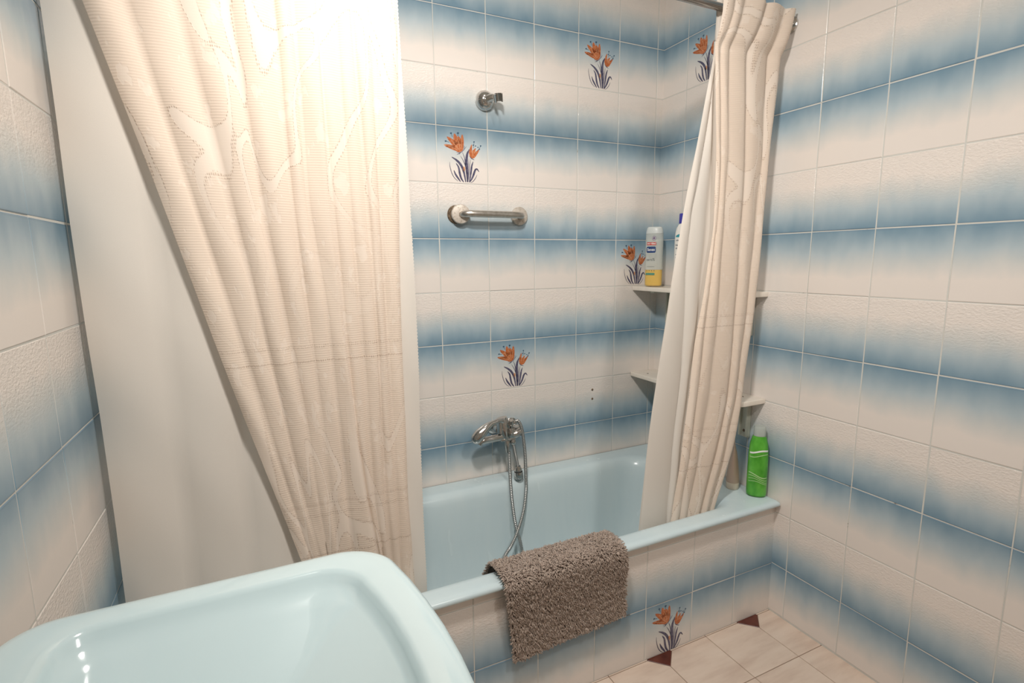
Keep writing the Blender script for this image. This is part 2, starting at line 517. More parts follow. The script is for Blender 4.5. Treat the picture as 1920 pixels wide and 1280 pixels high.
def tiled_wall(name, origin, rotz, cols, zlo, zhi, joints, flowers, slab, label=None):
    """cols: local x of the vertical joints; tile faces local -y; slab: (x0,x1,z0,z1,depth)"""
    bm = bmesh.new()
    x0, x1, z0, z1, dp = slab
    bx(bm, (x0, -TH + 0.0009, z0), (x1, dp, z1))
    wl = from_bm(name, bm, M['grout'], smooth=False)
    wl.location = origin; wl.rotation_euler = (0, 0, rotz)
    tag(wl, label, kind='structure')
    for j in range(len(joints) - 1):
        jt, jb, par = joints[j][0], joints[j + 1][0], joints[j][1]    # par: True = white joint on top (relief tile)
        top = min(jt, zhi); bot = max(jb, zlo)
        if top - bot < 0.012: continue
        full = 0.2
        if par: lo, hi = (jt - top) / full, (jt - bot) / full         # cream at top
        else: lo, hi = (bot - jb) / full, (top - jb) / full
        for i in range(len(cols) - 1):
            wd = cols[i + 1] - cols[i]
            me = tile_mesh(wd, lo, hi, par)
            o = link('tile', me, wl)
            dy = 0.0004 * random.uniform(-1, 1)
            o.location = ((cols[i] + cols[i + 1]) / 2, dy, (top + bot) / 2)
            o.rotation_euler = (random.uniform(-1, 1) * 0.0025, 0, random.uniform(-1, 1) * 0.0025)
            if (i, j) in flowers:
                o['label'] = 'cream tile printed with two orange flowers and dark blue leaves'
                f = link('flower_print', FLOWER, o)
    return wl

ROOM_L = -1.95; ROOM_R = 0.0401; ROOM_N = -2.95; CEIL = 2.5
J = [(z, k % 2 == 1) for k, z in enumerate(ZD)]            # k odd: cream joint on top
# far wall behind the tub
cols_b = [ROOM_L] + [-PX * k for k in range(9, -1, -1)] + [ROOM_R]
def colidx(c): return 1 + (9 + c)       # c = -5 .. for joint number left of the corner joint
jrow = lambda k: k                      # row index in J
wall_back = tiled_wall('wall_back', (0, 0, 0), 0, cols_b, 0.436, CEIL, J,
    {(colidx(-2), 3 - 1 + 0): 0, (colidx(-5), 5 - 1): 0, (colidx(-1), 6): 0, (colidx(-4), 8): 0},
    (ROOM_L - 0.1, ROOM_R + 0.1, 0.0, CEIL, 0.1), 'tiled wall behind the bathtub with cream and blue tiles')
# right wall: local x runs towards the room (-y in the world)
cols_r = [0.0, 0.1501] + [0.1501 + PX * k for k in range(1, 15)]
wall_right = tiled_wall('wall_right', (ROOM_R, 0, 0), -PI / 2, cols_r, 0.005, CEIL, J, {(1, 2): 0},
    (0.0, -ROOM_N, 0.0, CEIL, 0.1), 'tiled wall at the right end of the bathtub')
cols_l = [-2.95 + PX * k for k in range(15)] + [0.0]
wall_left = tiled_wall('wall_left', (ROOM_L, 0, 0), PI / 2, cols_l, 0.005, CEIL, J, {},
    (ROOM_N, 0.0, 0.0, CEIL, 0.1), 'tiled wall beside the washbasin')
# tiled front of the tub
cols_f = [ROOM_L] + [-1.1503 + PX * k for k in range(-4, 6)] + [ROOM_R]
JF = [(0.588, False), (0.388, True), (0.188, False), (-0.012, True)]
wall_tub = tiled_wall('wall_tub_front', (0, -0.6866 + TH, 0), 0, cols_f, 0.0, 0.4245, JF, {(1 + 4 + 3, 2): 0},
    (ROOM_L, ROOM_R, 0.0, 0.4235, 0.02), 'tiled front of the bathtub')

# floor
def build_floor():
    bm = bmesh.new(); bx(bm, (ROOM_L - 0.1, ROOM_N - 0.1, -0.1), (ROOM_R + 0.1, 0.1, -0.004))
    mg = mat('floor_grout', (150, 122, 104), rough=0.9)
    fl = from_bm('floor', bm, mg, smooth=False)
    tag(fl, 'bathroom floor of pinkish cream tiles with small dark inserts', kind='structure')
    mt = mat('floor_tile', (216, 196, 180), rough=0.35)
    t = NT(mt)
    sv = t.noise(t.objvec((1, 5, 1)), 5, 4, 0.6)
    t.l(t.ramp(sv, [(0.3, (204, 182, 166)), (0.55, (219, 200, 184)), (0.8, (226, 209, 194))]), t.b.inputs['Base Color'])
    mi = mat('floor_insert', (92, 44, 34), rough=0.3)
    t = NT(mi); t.l(t.ramp(t.noise(t.objvec(), 30, 3), [(0.3, (76, 34, 26)), (0.7, (108, 56, 44))]), t.b.inputs['Base Color'])
    P = 0.206; g = 0.0012; c = 0.052; b = 0.0012
    X0 = -0.492; Y0 = -0.690
    meshes = {}
    def octo(flags):
        if flags in meshes: return meshes[flags]
        h = P / 2 - g; ring = []
        for (sx, sy), cut in zip(((-1, -1), (1, -1), (1, 1), (-1, 1)), flags):
            if cut:
                k = c - g
                pts = [(sx * h, sy * (h - k)), (sx * (h - k), sy * h)]
                if sx * sy < 0: pts = pts[::-1]
                if (sx, sy) in ((-1, -1),): pts = [(-h, -(h - k)), (-(h - k), -h)]
                if (sx, sy) == (1, -1): pts = [((h - k), -h), (h, -(h - k))]
                if (sx, sy) == (1, 1): pts = [(h, h - k), (h - k, h)]
                if (sx, sy) == (-1, 1): pts = [(-(h - k), h), (-h, h - k)]
                ring += pts
            else: ring.append((sx * h, sy * h))
        n = len(ring); V = []
        for x, y in ring: V.append((x, y, -0.006))
        for x, y in ring: V.append((x, y, -0.001))
        for x, y in ring: V.append((x * (1 - b / h), y * (1 - b / h), 0.0))
        F = [tuple(2 * n + k for k in range(n))]
        for r in (0, n):
            for k in range(n): F.append((r + k, r + (k + 1) % n, r + n + (k + 1) % n, r + n + k))
        me = bpy.data.meshes.new('tile'); me.from_pydata(V, [], F); me.materials.append(mt); meshes[flags] = me
        return me
    dm = None
    for i in range(-8, 4):
        for j in range(-1, 12):
            cx = X0 + (i + 0.5) * P; cy = Y0 - (j + 0.5) * P
            if cx - P / 2 < ROOM_L - 0.05 or cx + P / 2 > ROOM_R + 0.25 or cy - P / 2 < ROOM_N - 0.05: continue
            node = lambda a, bb: a % 2 == 0 and bb % 2 == 0
            flags = (node(i, j + 1), node(i + 1, j + 1), node(i + 1, j), node(i, j))
            o = link('tile', octo(flags), fl); o.location = (cx, cy, 0)
            if node(i, j) and j > -1:
                k = c - 0.001
                if dm is None:
                    V = [(x * s, y * s, z) for s, z in ((1, -0.006), (1, -0.001), (0.97, 0.0)) for x, y in ((-k, 0), (0, -k), (k, 0), (0, k))]
                    F = [(8, 9, 10, 11)] + [(r + q, r + (q + 1) % 4, r + 4 + (q + 1) % 4, r + 4 + q) for r in (0, 4) for q in range(4)]
                    dm = bpy.data.meshes.new('tile_insert'); dm.from_pydata(V, [], F); dm.materials.append(mi)
                d = link('tile_insert', dm, fl); d.location = (X0 + i * P, Y0 - j * P, 0)
                d['label'] = 'small dark brown diamond insert'
    return fl
build_floor()
bm = bmesh.new(); bx(bm, (ROOM_L - 0.1, ROOM_N - 0.1, CEIL), (ROOM_R + 0.1, 0.1, CEIL + 0.1))
tag(from_bm('ceiling', bm, M['plaster'], smooth=False), 'white plaster ceiling', kind='structure')
bm = bmesh.new(); bx(bm, (ROOM_L, ROOM_N - 0.1, -0.0), (ROOM_R, ROOM_N, CEIL))
tag(from_bm('wall_near', bm, M['plaster'], smooth=False), 'plain wall behind the viewer', kind='structure')
# filled screw holes in a tile of the far wall
for z in (0.7395, 0.698):
    bm = bmesh.new()
    add_lathe(bm, [(0.0, 0.0014), (0.0022, 0.0014), (0.0026, 0.0004)], (0, 0, 0), (0, -1, 0), 10)
    add_lathe(bm, [(0.0055, 0.0), (0.0048, 0.0009), (0.0026, 0.0011)], (0, 0, 0), (0, -1, 0), 12)
    o = from_bm('screw_plug', bm, [M['rust']], wall_back); o.location = (-0.3105, -TH, z)
    o['label'] = 'small dark screw plug in a wall tile'

# ------------------------------------------------------------------ bathtub
def build_tub():
    bm = bmesh.new()
    ox0, ox1, oy0, oy1 = ROOM_L + 0.004, ROOM_R - 0.0085, -0.713, -0.0085
    ocx, ocy, ohx, ohy = (ox0 + ox1) / 2, (oy0 + oy1) / 2, (ox1 - ox0) / 2, (oy1 - oy0) / 2
    ix0, ix1, iy0, iy1 = -1.66, -0.117, -0.648, -0.100
    icx, icy, ihx, ihy = (ix0 + ix1) / 2, (iy0 + iy1) / 2, (ix1 - ix0) / 2, (iy1 - iy0) / 2
    R = []
    R.append(rrect(ocx, ocy, ohx - 0.024, ohy - 0.024, 0.004, 0.4262))
    R.append(rrect(ocx, ocy, ohx - 0.003, ohy - 0.003, 0.01, 0.4255))
    R.append(rrect(ocx, ocy, ohx, ohy, 0.012, 0.430))
    R.append(rrect(ocx, ocy, ohx - 0.002, ohy - 0.002, 0.012, 0.4375))
    R.append(rrect(ocx, ocy, ohx - 0.009, ohy - 0.009, 0.014, 0.4425))
    R.append(rrect(ocx, ocy, ohx - 0.02, ohy - 0.02, 0.02, 0.4435))
    for ins, z, r in ((-0.012, 0.4435, 0.10), (0.0, 0.442, 0.10), (0.010, 0.436, 0.10), (0.020, 0.424, 0.10), (0.027, 0.405, 0.10), (0.035, 0.36, 0.10), (0.055, 0.24, 0.10),
                      (0.075, 0.13, 0.11), (0.095, 0.085, 0.12), (0.135, 0.062, 0.12), (0.20, 0.056, 0.06)):
        R.append(rrect(icx, icy, ihx - ins, ihy - ins * 0.95, r, z))
    loft(bm, R, cap1=True)
    tb = thing('bathtub', 'pale blue enamel bathtub with a broad flat rim, behind the tiled front', 'bathtub', (icx, icy, 0.05))
    o = from_bm('tub_shell', bm, M['enamel'], tb, angle=50); o.location = -Vector((icx, icy, 0.05))
    # drain
    bm = bmesh.new(); add_lathe(bm, [(0.0, 0.002), (0.026, 0.002), (0.034, 0.0)], (-1.45, -0.38, 0.0575), (0, 0, 1), 20)
    d = from_bm('drain', bm, M['chrome'], tb); d.location = -Vector((icx, icy, 0.05))
    return tb
build_tub()

# ------------------------------------------------------------------ washbasin
def build_basin():
    bs = thing('washbasin', 'pale aqua porcelain washbasin with rounded corners, in front of the bathtub', 'washbasin', (-1.70, -1.37, 0.0))
    cx, cy = -1.7025, -1.37
    hx, hy = 0.2375, 0.30
    bow = 0.045
    def ring(h, k, r, z, dx=0.0, bw=bow): return rrect(cx + dx, cy, h, k, r, z, 10, bw)
    R = []
    R.append(ring(0.10, 0.10, 0.06, 0.66, 0, 0.0))
    R.append(ring(0.15, 0.18, 0.07, 0.70, 0, 0.02))
    R.append(ring(0.215, 0.275, 0.07, 0.775, 0, bow))
    R.append(ring(hx - 0.006, hy - 0.006, 0.06, 0.80))
    R.append(ring(hx - 0.001, hy - 0.001, 0.06, 0.832))
    R.append(ring(hx, hy, 0.06, 0.840))
    R.append(ring(hx - 0.002, hy - 0.002, 0.06, 0.846))
    R.append(ring(hx - 0.007, hy - 0.007, 0.058, 0.8495))
    R.append(ring(hx - 0.015, hy - 0.015, 0.055, 0.8505))
    # inner edge: bowl from x -1.875 to -1.515(+bow), y -1.115 .. -1.625
    ih, iv, idx = 0.180, 0.255, 0.0075
    R.append(ring(ih + 0.005, iv + 0.005, 0.050, 0.8497, idx))
    R.append(ring(ih, iv, 0.047, 0.8475, idx))
    R.append(ring(ih - 0.004, iv - 0.004, 0.045, 0.843, idx))
    R.append(ring(ih - 0.007, iv - 0.009, 0.043, 0.836, idx))
    R.append(ring(ih - 0.010, iv - 0.018, 0.040, 0.828, idx))
    for f, z in ((0.04, 0.822), (0.10, 0.8145), (0.20, 0.802), (0.36, 0.781), (0.54, 0.757), (0.70, 0.737), (0.84, 0.722), (0.93, 0.715)):
        R.append(ring((ih - 0.010) * (1 - f) + 0.012 * min(1, f * 4), (iv - 0.020) * (1 - f) + 0.012 * min(1, f * 4), 0.034 * max(0, 1 - f * 4) ** 0.8 + 0.012 * (1 - f) + 0.005, z, idx - 0.03 * f, bow * (1 - f)))
    bm = bmesh.new(); loft(bm, R, cap0=True, cap1=True)
    o = from_bm('basin', bm, M['porcelain'], bs, angle=60); o.location = (1.70, 1.37, 0)
    bm = bmesh.new(); add_lathe(bm, [(0.0, 0.0015), (0.012, 0.002), (0.02, 0.003), (0.023, 0.0)], (-1.724, -1.37, 0.7152), (0, 0, 1), 20)
    o = from_bm('drain', bm, M['chrome'], bs); o.location = (1.70, 1.37, 0)
    bm = bmesh.new()
    loft(bm, [ring(a, b_, 0.05, z, -0.03, 0.0) for a, b_, z in ((0.11, 0.12, 0.0), (0.105, 0.115, 0.03), (0.085, 0.09, 0.10), (0.075, 0.08, 0.35), (0.085, 0.09, 0.60), (0.098, 0.11, 0.675))], cap0=True, cap1=True)
    o = from_bm('pedestal', bm, M['porcelain'], bs, angle=60); o.location = (1.70, 1.37, 0)
    return bs
build_basin()

# ------------------------------------------------------------------ curtains
def cloth(name, lines, zs, yfun, amp, material, parent, nu=10, peak=0.5, wid=None, seed=0, edge_bump=None, calm=(), sharp=0.8):
    """lines: for each fold valley a list of (z, x) from top to bottom; zs: rows; amp: depth of each fold"""
    r = np.random.default_rng(seed)
    K = len(lines)
    LX = []
    for Ln in lines:
        zz = np.array([p[0] for p in Ln][::-1]); xx = np.array([p[1] for p in Ln][::-1])
        x = np.interp(zs, zz, xx)
        k = np.ones(9) / 9; pad = np.concatenate([np.full(4, 2 * x[0]) - x[4:0:-1], x, np.full(4, 2 * x[-1]) - x[-2:-6:-1]])
        LX.append(np.convolve(pad, k, 'valid'))
    LX = np.array(LX)
    amp = np.asarray(amp, float) if hasattr(amp, '__len__') else np.full(K - 1, amp)
    peak = np.asarray(peak, float) if hasattr(peak, '__len__') else np.full(K - 1, peak)
    V = []; UV = []
    nz = len(zs)
    fs = []
    for k in range(K - 1):
        for i in range(nu): fs.append((k, i / nu))
    fs.append((K - 2, 1.0))
    ucum = np.concatenate([[0], np.cumsum([max(0.01, np.abs(LX[k + 1] - LX[k]).max()) * 1.35 + amp[k] * 0.6 for k in range(K - 1)])])
    ph = r.uniform(0, 6.28, (K, 4))
    for j, z in enumerate(zs):
        for k, f in fs:
            x = LX[k][j] * (1 - f) + LX[k + 1][j] * f
            p = peak[k]
            g = 0.5 * f / p if f < p else 0.5 + 0.5 * (f - p) / (1 - p)
            s = math.sin(PI * g) ** sharp if 0 < g < 1 else 0.0
            a = min(amp[k], 0.33 * abs(LX[k + 1][j] - LX[k][j])) * (1 + 0.18 * math.sin(3.1 * z + ph[k][0]))
            if k in calm: a *= 0.38 + 0.62 * min(1, max(0, (z - 0.75) / 0.45))
            wob = 0.0012 * math.sin(9 * z + ph[k][1] + 2 * f) + 0.0008 * math.sin(23 * z + ph[k][2] + 5 * f)
            y = yfun(z) - a * s + wob
            xx = x + 0.0015 * math.sin(7 * z + ph[k][3])
            if edge_bump and k == edge_bump[0] and abs(f - edge_bump[1]) < 1e-6:
                xx += edge_bump[2] * (0.0012 if j % 2 else -0.0006)
            V.append((xx, y, z)); UV.append((ucum[k] * (1 - f) + ucum[k + 1] * f, z))
    n = len(fs); F = []
    for j in range(nz - 1):
        for i in range(n - 1):
            F.append((j * n + i, j * n + i + 1, (j + 1) * n + i + 1, (j + 1) * n + i))
    return mesh_obj(name, V, F, material, parent, True, UV)

ROD_Y, ROD_Z = -0.62, 2.062
def y_lace(z):
    t_ = min(1, max(0, (z - 0.42) / 0.25)); t_ = t_ * t_ * (3 - 2 * t_)
    a = min(1, max(0, (2.04 - z) / 0.12))
    return -0.612 - 0.010 * t_ - 0.018 * (1 - a)
def y_lining(z):
    a = min(1, max(0, (2.04 - z) / 0.12))
    return -0.592 * a - 0.600 * (1 - a)

cl = thing('shower_curtain', 'wide cream lace shower curtain with white lining, spread at the left behind the washbasin', 'curtain', (-1.6, ROD_Y, 2.09))
zsL = np.concatenate([np.linspace(2.095, 0.30, 230)])
L_lines = [
    [(2.095, -1.935), (1.2, -1.716), (0.758, -1.607), (0.30, -1.495)],
    [(2.095, -1.86), (1.2, -1.665), (0.758, -1.578), (0.30, -1.480)],
    [(2.095, -1.76), (1.2, -1.61), (0.758, -1.552), (0.30, -1.470)],
    [(2.095, -1.645), (1.38, -1.585), (1.13, -1.555), (0.93, -1.53), (0.72, -1.515), (0.30, -1.478)],
    [(2.095, -1.545), (1.5, -1.53), (1.17, -1.51), (0.7, -1.485), (0.30, -1.462)],
    [(2.095, -1.505), (1.44, -1.496), (1.22, -1.47), (0.74, -1.452), (0.30, -1.43)],
    [(2.095, -1.452), (1.5, -1.447), (1.14, -1.432), (0.884, -1.417), (0.728, -1.403), (0.608, -1.386), (0.30, -1.350)],
    [(2.095, -1.422), (1.5, -1.405), (1.13, -1.395), (0.72, -1.385), (0.30, -1.345)],
    [(2.095, -1.388), (1.5, -1.368), (1.12, -1.356), (0.72, -1.357), (0.30, -1.338)],
    [(2.095, -1.335), (1.5, -1.338), (0.8, -1.33), (0.30, -1.318)],
    [(2.095, -1.276), (1.85, -1.279), (1.51, -1.288), (1.13, -1.299), (0.7, -1.299), (0.30, -1.280)]]
cloth('lace_panel', L_lines, zsL, y_lace, [0.014, 0.014, 0.015, 0.015, 0.012, 0.017, 0.009, 0.011, 0.011, 0.009], M['lace'], cl,
      nu=9, peak=[0.5, 0.5, 0.55, 0.5, 0.5, 0.82, 0.4, 0.5, 0.4, 0.6], seed=3, calm=(0, 1, 2, 3, 4)).location = (1.6, -ROD_Y, -2.09)
zsN = np.linspace(2.095, 0.28, 420)
N_lines = [[(2.095, -1.935), (0.28, -1.92)], [(2.095, -1.80), (0.28, -1.79)], [(2.095, -1.68), (0.28, -1.665)], [(2.095, -1.60), (0.28, -1.565)], [(2.095, -1.50), (0.28, -1.47)],
           [(2.095, -1.39), (0.28, -1.38)], [(2.095, -1.325), (1.5, -1.325), (0.28, -1.315)],
           [(2.095, -1.270), (1.865, -1.267), (1.629, -1.258), (1.324, -1.254), (1.052, -1.251), (0.686, -1.251), (0.28, -1.252)]]
cloth('lining', N_lines, zsN, y_lining, [0.012, 0.012, 0.010, 0.012, 0.010, 0.008, 0.005], M['lining'], cl, nu=7, seed=5,
      edge_bump=(6, 1.0, 1.0)).location = (1.6, -ROD_Y, -2.09)

cr = thing('shower_curtain', 'narrow bunched cream lace shower curtain with white lining, at the right end of the bathtub', 'curtain', (-0.15, ROD_Y, 2.09))
def top(shift, *pts):          # the ruffle above the gathering line leans to the right
    return [(2.095, pts[0][1] + shift), (1.985, pts[0][1] + shift * 0.35), (1.955, pts[0][1])] + [p for p in pts[1:]]
R_lines = [
    top(0.010, (1.955, -0.300), (1.85, -0.290), (1.618, -0.273), (1.413, -0.271), (1.20, -0.300), (1.058, -0.328), (0.798, -0.351), (0.461, -0.390), (0.30, -0.408)),
    top(0.035, (1.955, -0.277), (1.618, -0.252), (1.413, -0.258), (1.055, -0.291), (0.848, -0.309), (0.443, -0.354), (0.30, -0.37)),
    top(0.045, (1.955, -0.245), (1.62, -0.220), (1.05, -0.240), (0.84, -0.254), (0.447, -0.318), (0.30, -0.335)),
    top(0.055, (1.955, -0.172), (1.626, -0.146), (1.046, -0.158), (0.831, -0.170), (0.441, -0.263), (0.30, -0.285)),
    top(0.050, (1.955, -0.075), (1.632, -0.067), (1.043, -0.109), (0.826, -0.128), (0.441, -0.220), (0.30, -0.25)),
    top(0.030, (1.955, -0.012), (1.634, -0.037), (1.114, -0.063), (1.04, -0.072), (0.822, -0.094), (0.667, -0.121), (0.445, -0.189), (0.30, -0.22))]
def y_lace_r(z):
    g = math.exp(-((z - 1.955) / 0.02) ** 2)
    return y_lace(z) + 0.006 * g
cloth('lace_panel', R_lines, np.linspace(2.095, 0.34, 240), y_lace_r, [0.010, 0.008, 0.013, 0.015, 0.014], M['lace'], cr,
      nu=14, peak=[0.35, 0.4, 0.7, 0.35, 0.55], seed=9, sharp=0.9).location = (0.15, -ROD_Y, -2.09)
RN_lines = [
    [(2.095, -0.262), (1.96, -0.272), (1.90, -0.281), (1.845, -0.291), (1.65, -0.331), (1.452, -0.373), (1.115, -0.430), (0.836, -0.473), (0.416, -0.513), (0.28, -0.526)],
    [(2.095, -0.252), (1.939, -0.262), (1.781, -0.282), (1.549, -0.318), (1.467, -0.342), (1.374, -0.352), (1.255, -0.358), (1.057, -0.353), (0.954, -0.356), (0.657, -0.384), (0.447, -0.39), (0.28, -0.40)],
    [(2.095, -0.28), (1.955, -0.275), (1.5, -0.262), (1.06, -0.30), (0.8, -0.33), (0.28, -0.37)],
    [(2.095, -0.18), (1.5, -0.15), (1.06, -0.20), (0.28, -0.30)],
    [(2.095, -0.02), (1.5, -0.05), (1.06, -0.09), (0.8, -0.12), (0.445, -0.20), (0.28, -0.23)]]
cloth('lining', RN_lines, np.linspace(2.095, 0.28, 240), y_lining, [0.006, 0.010, 0.010, 0.010], M['lining'], cr, nu=10, seed=11).location = (0.15, -ROD_Y, -2.09)

def y_hem(z): return y_lining(z) - 0.0035
zh = np.linspace(1.80, 0.28, 260)
cloth('hem', [[(z_ + 0.0, float(np.interp(z_, [p[0] for p in RN_lines[0]][::-1], [p[1] for p in RN_lines[0]][::-1])) - 0.001) for z_ in (1.80, 1.5, 1.118, 0.845, 0.431, 0.28)],
              [(1.80, -0.278), (1.549, -0.322), (1.467, -0.345), (1.374, -0.353), (1.255, -0.359), (1.057, -0.356), (0.954, -0.360), (0.657, -0.388), (0.28, -0.404)]],
      zh, y_hem, [0.005], M['lining'], cr, nu=8, seed=14, edge_bump=(0, 1.0, 1.4)).location = (0.15, -ROD_Y, -2.09)

# rod
rod = thing('curtain_rod', 'round chrome curtain rod above the bathtub, carrying both lace curtains', 'curtain rod', (-0.955, ROD_Y, ROD_Z))
bm = bmesh.new(); add_tube(bm, [(ROOM_L + 0.0075, ROD_Y, ROD_Z), (ROOM_R - 0.0075, ROD_Y, ROD_Z)], 0.011, 16)
from_bm('pole', bm, M['chrome'], rod).location = (0.955, -ROD_Y, -ROD_Z)
for sx, x in ((1, ROOM_L + 0.0075), (-1, ROOM_R - 0.0075)):
    bm = bmesh.new(); add_lathe(bm, [(0.0, 0.0), (0.026, 0.0), (0.026, 0.006), (0.016, 0.012), (0.0115, 0.022)], (x, ROD_Y, ROD_Z), (sx, 0, 0), 20)
    from_bm('wall_flange', bm, M['chrome'], rod, angle=40).location = (0.955, -ROD_Y, -ROD_Z)

# ------------------------------------------------------------------ bath mat
def build_mat():
    base = M['mat_base'] = mat('mat_backing', (120, 104, 94), rough=0.95, spec=0.1)
    yarn = mat('mat_yarn', (140, 124, 114), rough=0.95, spec=0.1)
    t = NT(yarn)
    g = t.n('ShaderNodeNewGeometry')
    rr = t.ramp(g.outputs['Random Per Island'], [(0.0, (156, 138, 126)), (0.5, (178, 160, 147)), (1.0, (198, 181, 168))])
    t.l(rr, t.b.inputs['Base Color'])
    t.b.inputs['Sheen Weight'].default_value = 0.2
    mt = thing('bath_mat', 'shaggy grey-brown bath mat hung over the front rim of the bathtub', 'bath mat', (-0.86, -0.72, 0.45))
    path = spline([(-0.586, 0.385), (-0.607, 0.425), (-0.628, 0.450), (-0.655, 0.4555), (-0.69, 0.4555), (-0.716, 0.4475), (-0.7235, 0.425), (-0.716, 0.36), (-0.708, 0.29), (-0.705, 0.20)], 60)
    d = np.concatenate([[0], np.cumsum(np.hypot(*np.diff(path, axis=0).T))])
    kf = int(np.argmin(np.abs(path[:, 0] + 0.7235)))          # where the front hang begins
    def P(u, s):
        """u 0..1 across, s 0..1 along the path"""
        L = d[-1] * (1 - 0.055 * u)        # right side hangs less low
        y = np.interp(s * L, d, path[:, 0]); z = np.interp(s * L, d, path[:, 1])
        xl = np.interp(z, [0.2, 0.45], [-1.038, -1.070]) if y < -0.7 else -1.071
        xr = np.interp(z, [0.2, 0.45], [-0.660, -0.674]) if y < -0.7 else -0.676
        x = xl + (xr - xl) * u
        hang = max(0, min(1, (0.42 - z) / 0.2)) if y < -0.69 else 0
        y2 = y - 0.004 * hang * (0.5 + 0.5 * math.sin(u * 9 + 1))
        return np.array([x, y2, z])
    nu, ns = 40, 64
    V = []; F = []
    grid = {}
    for side, off in ((0, 0.0), (1, 0.004)):
        for i in range(nu + 1):
            for j in range(ns + 1):
                p = P(i / nu, j / ns)
                q = P(i / nu, min(1, (j + 1) / ns)) - P(i / nu, max(0, (j - 1) / ns)); q /= np.linalg.norm(q)
                nrm = np.array([0, q[2], -q[1]])           # outward: up on the rim, to the room on the hang
                grid[side, i, j] = len(V); V.append(p + nrm * off * (-1 if False else 1))
    for i in range(nu):
        for j in range(ns):
            for side in (0, 1):
                f = [grid[side, i, j], grid[side, i + 1, j], grid[side, i + 1, j + 1], grid[side, i, j + 1]]
                F.append(f if side else f[::-1])
    for i in range(nu):
        for j in (0, ns): F.append([grid[0, i, j], grid[0, i + 1, j], grid[1, i + 1, j], grid[1, i, j]])
    for j in range(ns):
        for i in (0, nu): F.append([grid[0, i, j], grid[0, i, j + 1], grid[1, i, j + 1], grid[1, i, j]])
    o = mesh_obj('backing', V, F, base, mt); o.location = (0.86, 0.72, -0.45)
    # shag: short bent yarn ends
    N = 21000; SV = []; SF = []
    r = np.random.default_rng(21)
    for n in range(N):
        u = r.uniform(-0.004, 1.004); s = r.uniform(0.0, 1.0)
        uc = min(1, max(0, u))
        p = P(uc, s); q = P(uc, min(1, s + 0.01)) - P(uc, max(0, s - 0.01)); q /= np.linalg.norm(q)
        nrm = np.array([0, q[2], -q[1]])
        clump = math.sin(u * 41 + 3 * math.sin(s * 23)) * math.cos(s * 37 + 2 * math.sin(u * 19))
        lat = np.array([1.0, 0, 0])
        sway = r.normal(0, 0.6) + 0.5 * math.sin(u * 17 + s * 11) + (1.0 if u > 0.985 else -1.0 if u < 0.015 else 0)
        dn = q * r.uniform(0.1, 1.0) if nrm[2] < 0.7 else q * r.normal(0, 0.6)
        ln = r.uniform(0.0095, 0.0155) * (1 + 0.15 * clump)
        p = p + nrm * 0.003
        dir1 = nrm * 1.0 + lat * sway * 0.35 + dn * 0.25
        dir2 = nrm * 0.45 + lat * sway * 0.8 + dn * 0.8 + np.array([0, 0, -0.25])
        dir1 /= np.linalg.norm(dir1); dir2 /= np.linalg.norm(dir2)
        P1 = p + dir1 * ln * 0.5; P2 = P1 + dir2 * ln * 0.5
        a = np.cross(dir1, lat); a /= (np.linalg.norm(a) + 1e-9); bb = np.cross(dir1, a)
        th = r.uniform(0, 6.28); b0 = len(SV)
        for pt, rad in ((p, 0.0012), (P1, 0.0018), (P2, 0.0012)):
            for k in range(3):
                ang = th + k * 2 * PI / 3
                SV.append(pt + (a * math.cos(ang) + bb * math.sin(ang)) * rad)
        for l in (0, 3):
            for k in range(3):
                SF.append((b0 + l + k, b0 + l + (k + 1) % 3, b0 + l + 3 + (k + 1) % 3, b0 + l + 3 + k))
        SF.append((b0 + 6, b0 + 7, b0 + 8))
    o = mesh_obj('pile', SV, SF, yarn, mt); o.location = (0.86, 0.72, -0.45); o['kind'] = 'stuff'
build_mat()

# ------------------------------------------------------------------ grab bar
gb = thing('grab_bar', 'short metal grab bar with two round stained wall flanges, on the tiled wall', 'grab bar', (-0.80, -TH, 1.485))
def gpos(o): o.location = (0.80, TH, -1.485); return o
zc = 1.480
xa, xb = -0.917, -0.668
bm = bmesh.new()
add_tube(bm, spline([(xa + 0.002, -0.030, zc), (xa + 0.006, -0.046, zc), (xa + 0.022, -0.0585, zc), (xa + 0.05, -0.062, zc), (-0.79, -0.0625, zc), (xb - 0.05, -0.062, zc), (xb - 0.022, -0.057, zc), (xb - 0.007, -0.045, zc), (xb - 0.002, -0.020, zc)], 40), 0.0128, 18)
gpos(from_bm('bar', bm, M['steel'], gb, angle=60))
bm = bmesh.new(); add_lathe(bm, [(0.0, 0.0), (0.033, 0.0), (0.034, 0.003), (0.030, 0.008), (0.013, 0.009)], (xa - 0.012, -TH, zc), (0, -1, 0), 28)
gpos(from_bm('mounting_plate', bm, M['rust'], gb, angle=40))['label'] = 'rusty mounting plate bared behind the slipped cover'
for x, y0, tilt in ((xa, -0.024, -0.12), (xb, -TH, 0.0)):
    ax = (math.sin(tilt), -math.cos(tilt), 0)
    bm = bmesh.new(); add_lathe(bm, [(0.0345, 0.0), (0.0355, 0.002), (0.0355, 0.007), (0.033, 0.0105), (0.022, 0.012), (0.0125, 0.0125), (0.0, 0.0125)], (x, y0, zc), ax, 32)
    gpos(from_bm('flange_cover', bm, M['flange'], gb, angle=35))
for dz, dx in ((0.026, -0.004), (-0.024, -0.002)):
    bm = bmesh.new(); add_tube(bm, [(xa - 0.012 + dx, -TH, zc + dz), (xa - 0.008 + dx, -0.026, zc + dz)], 0.006, 10)
    gpos(from_bm('clip', bm, M['flange'], gb, angle=40))

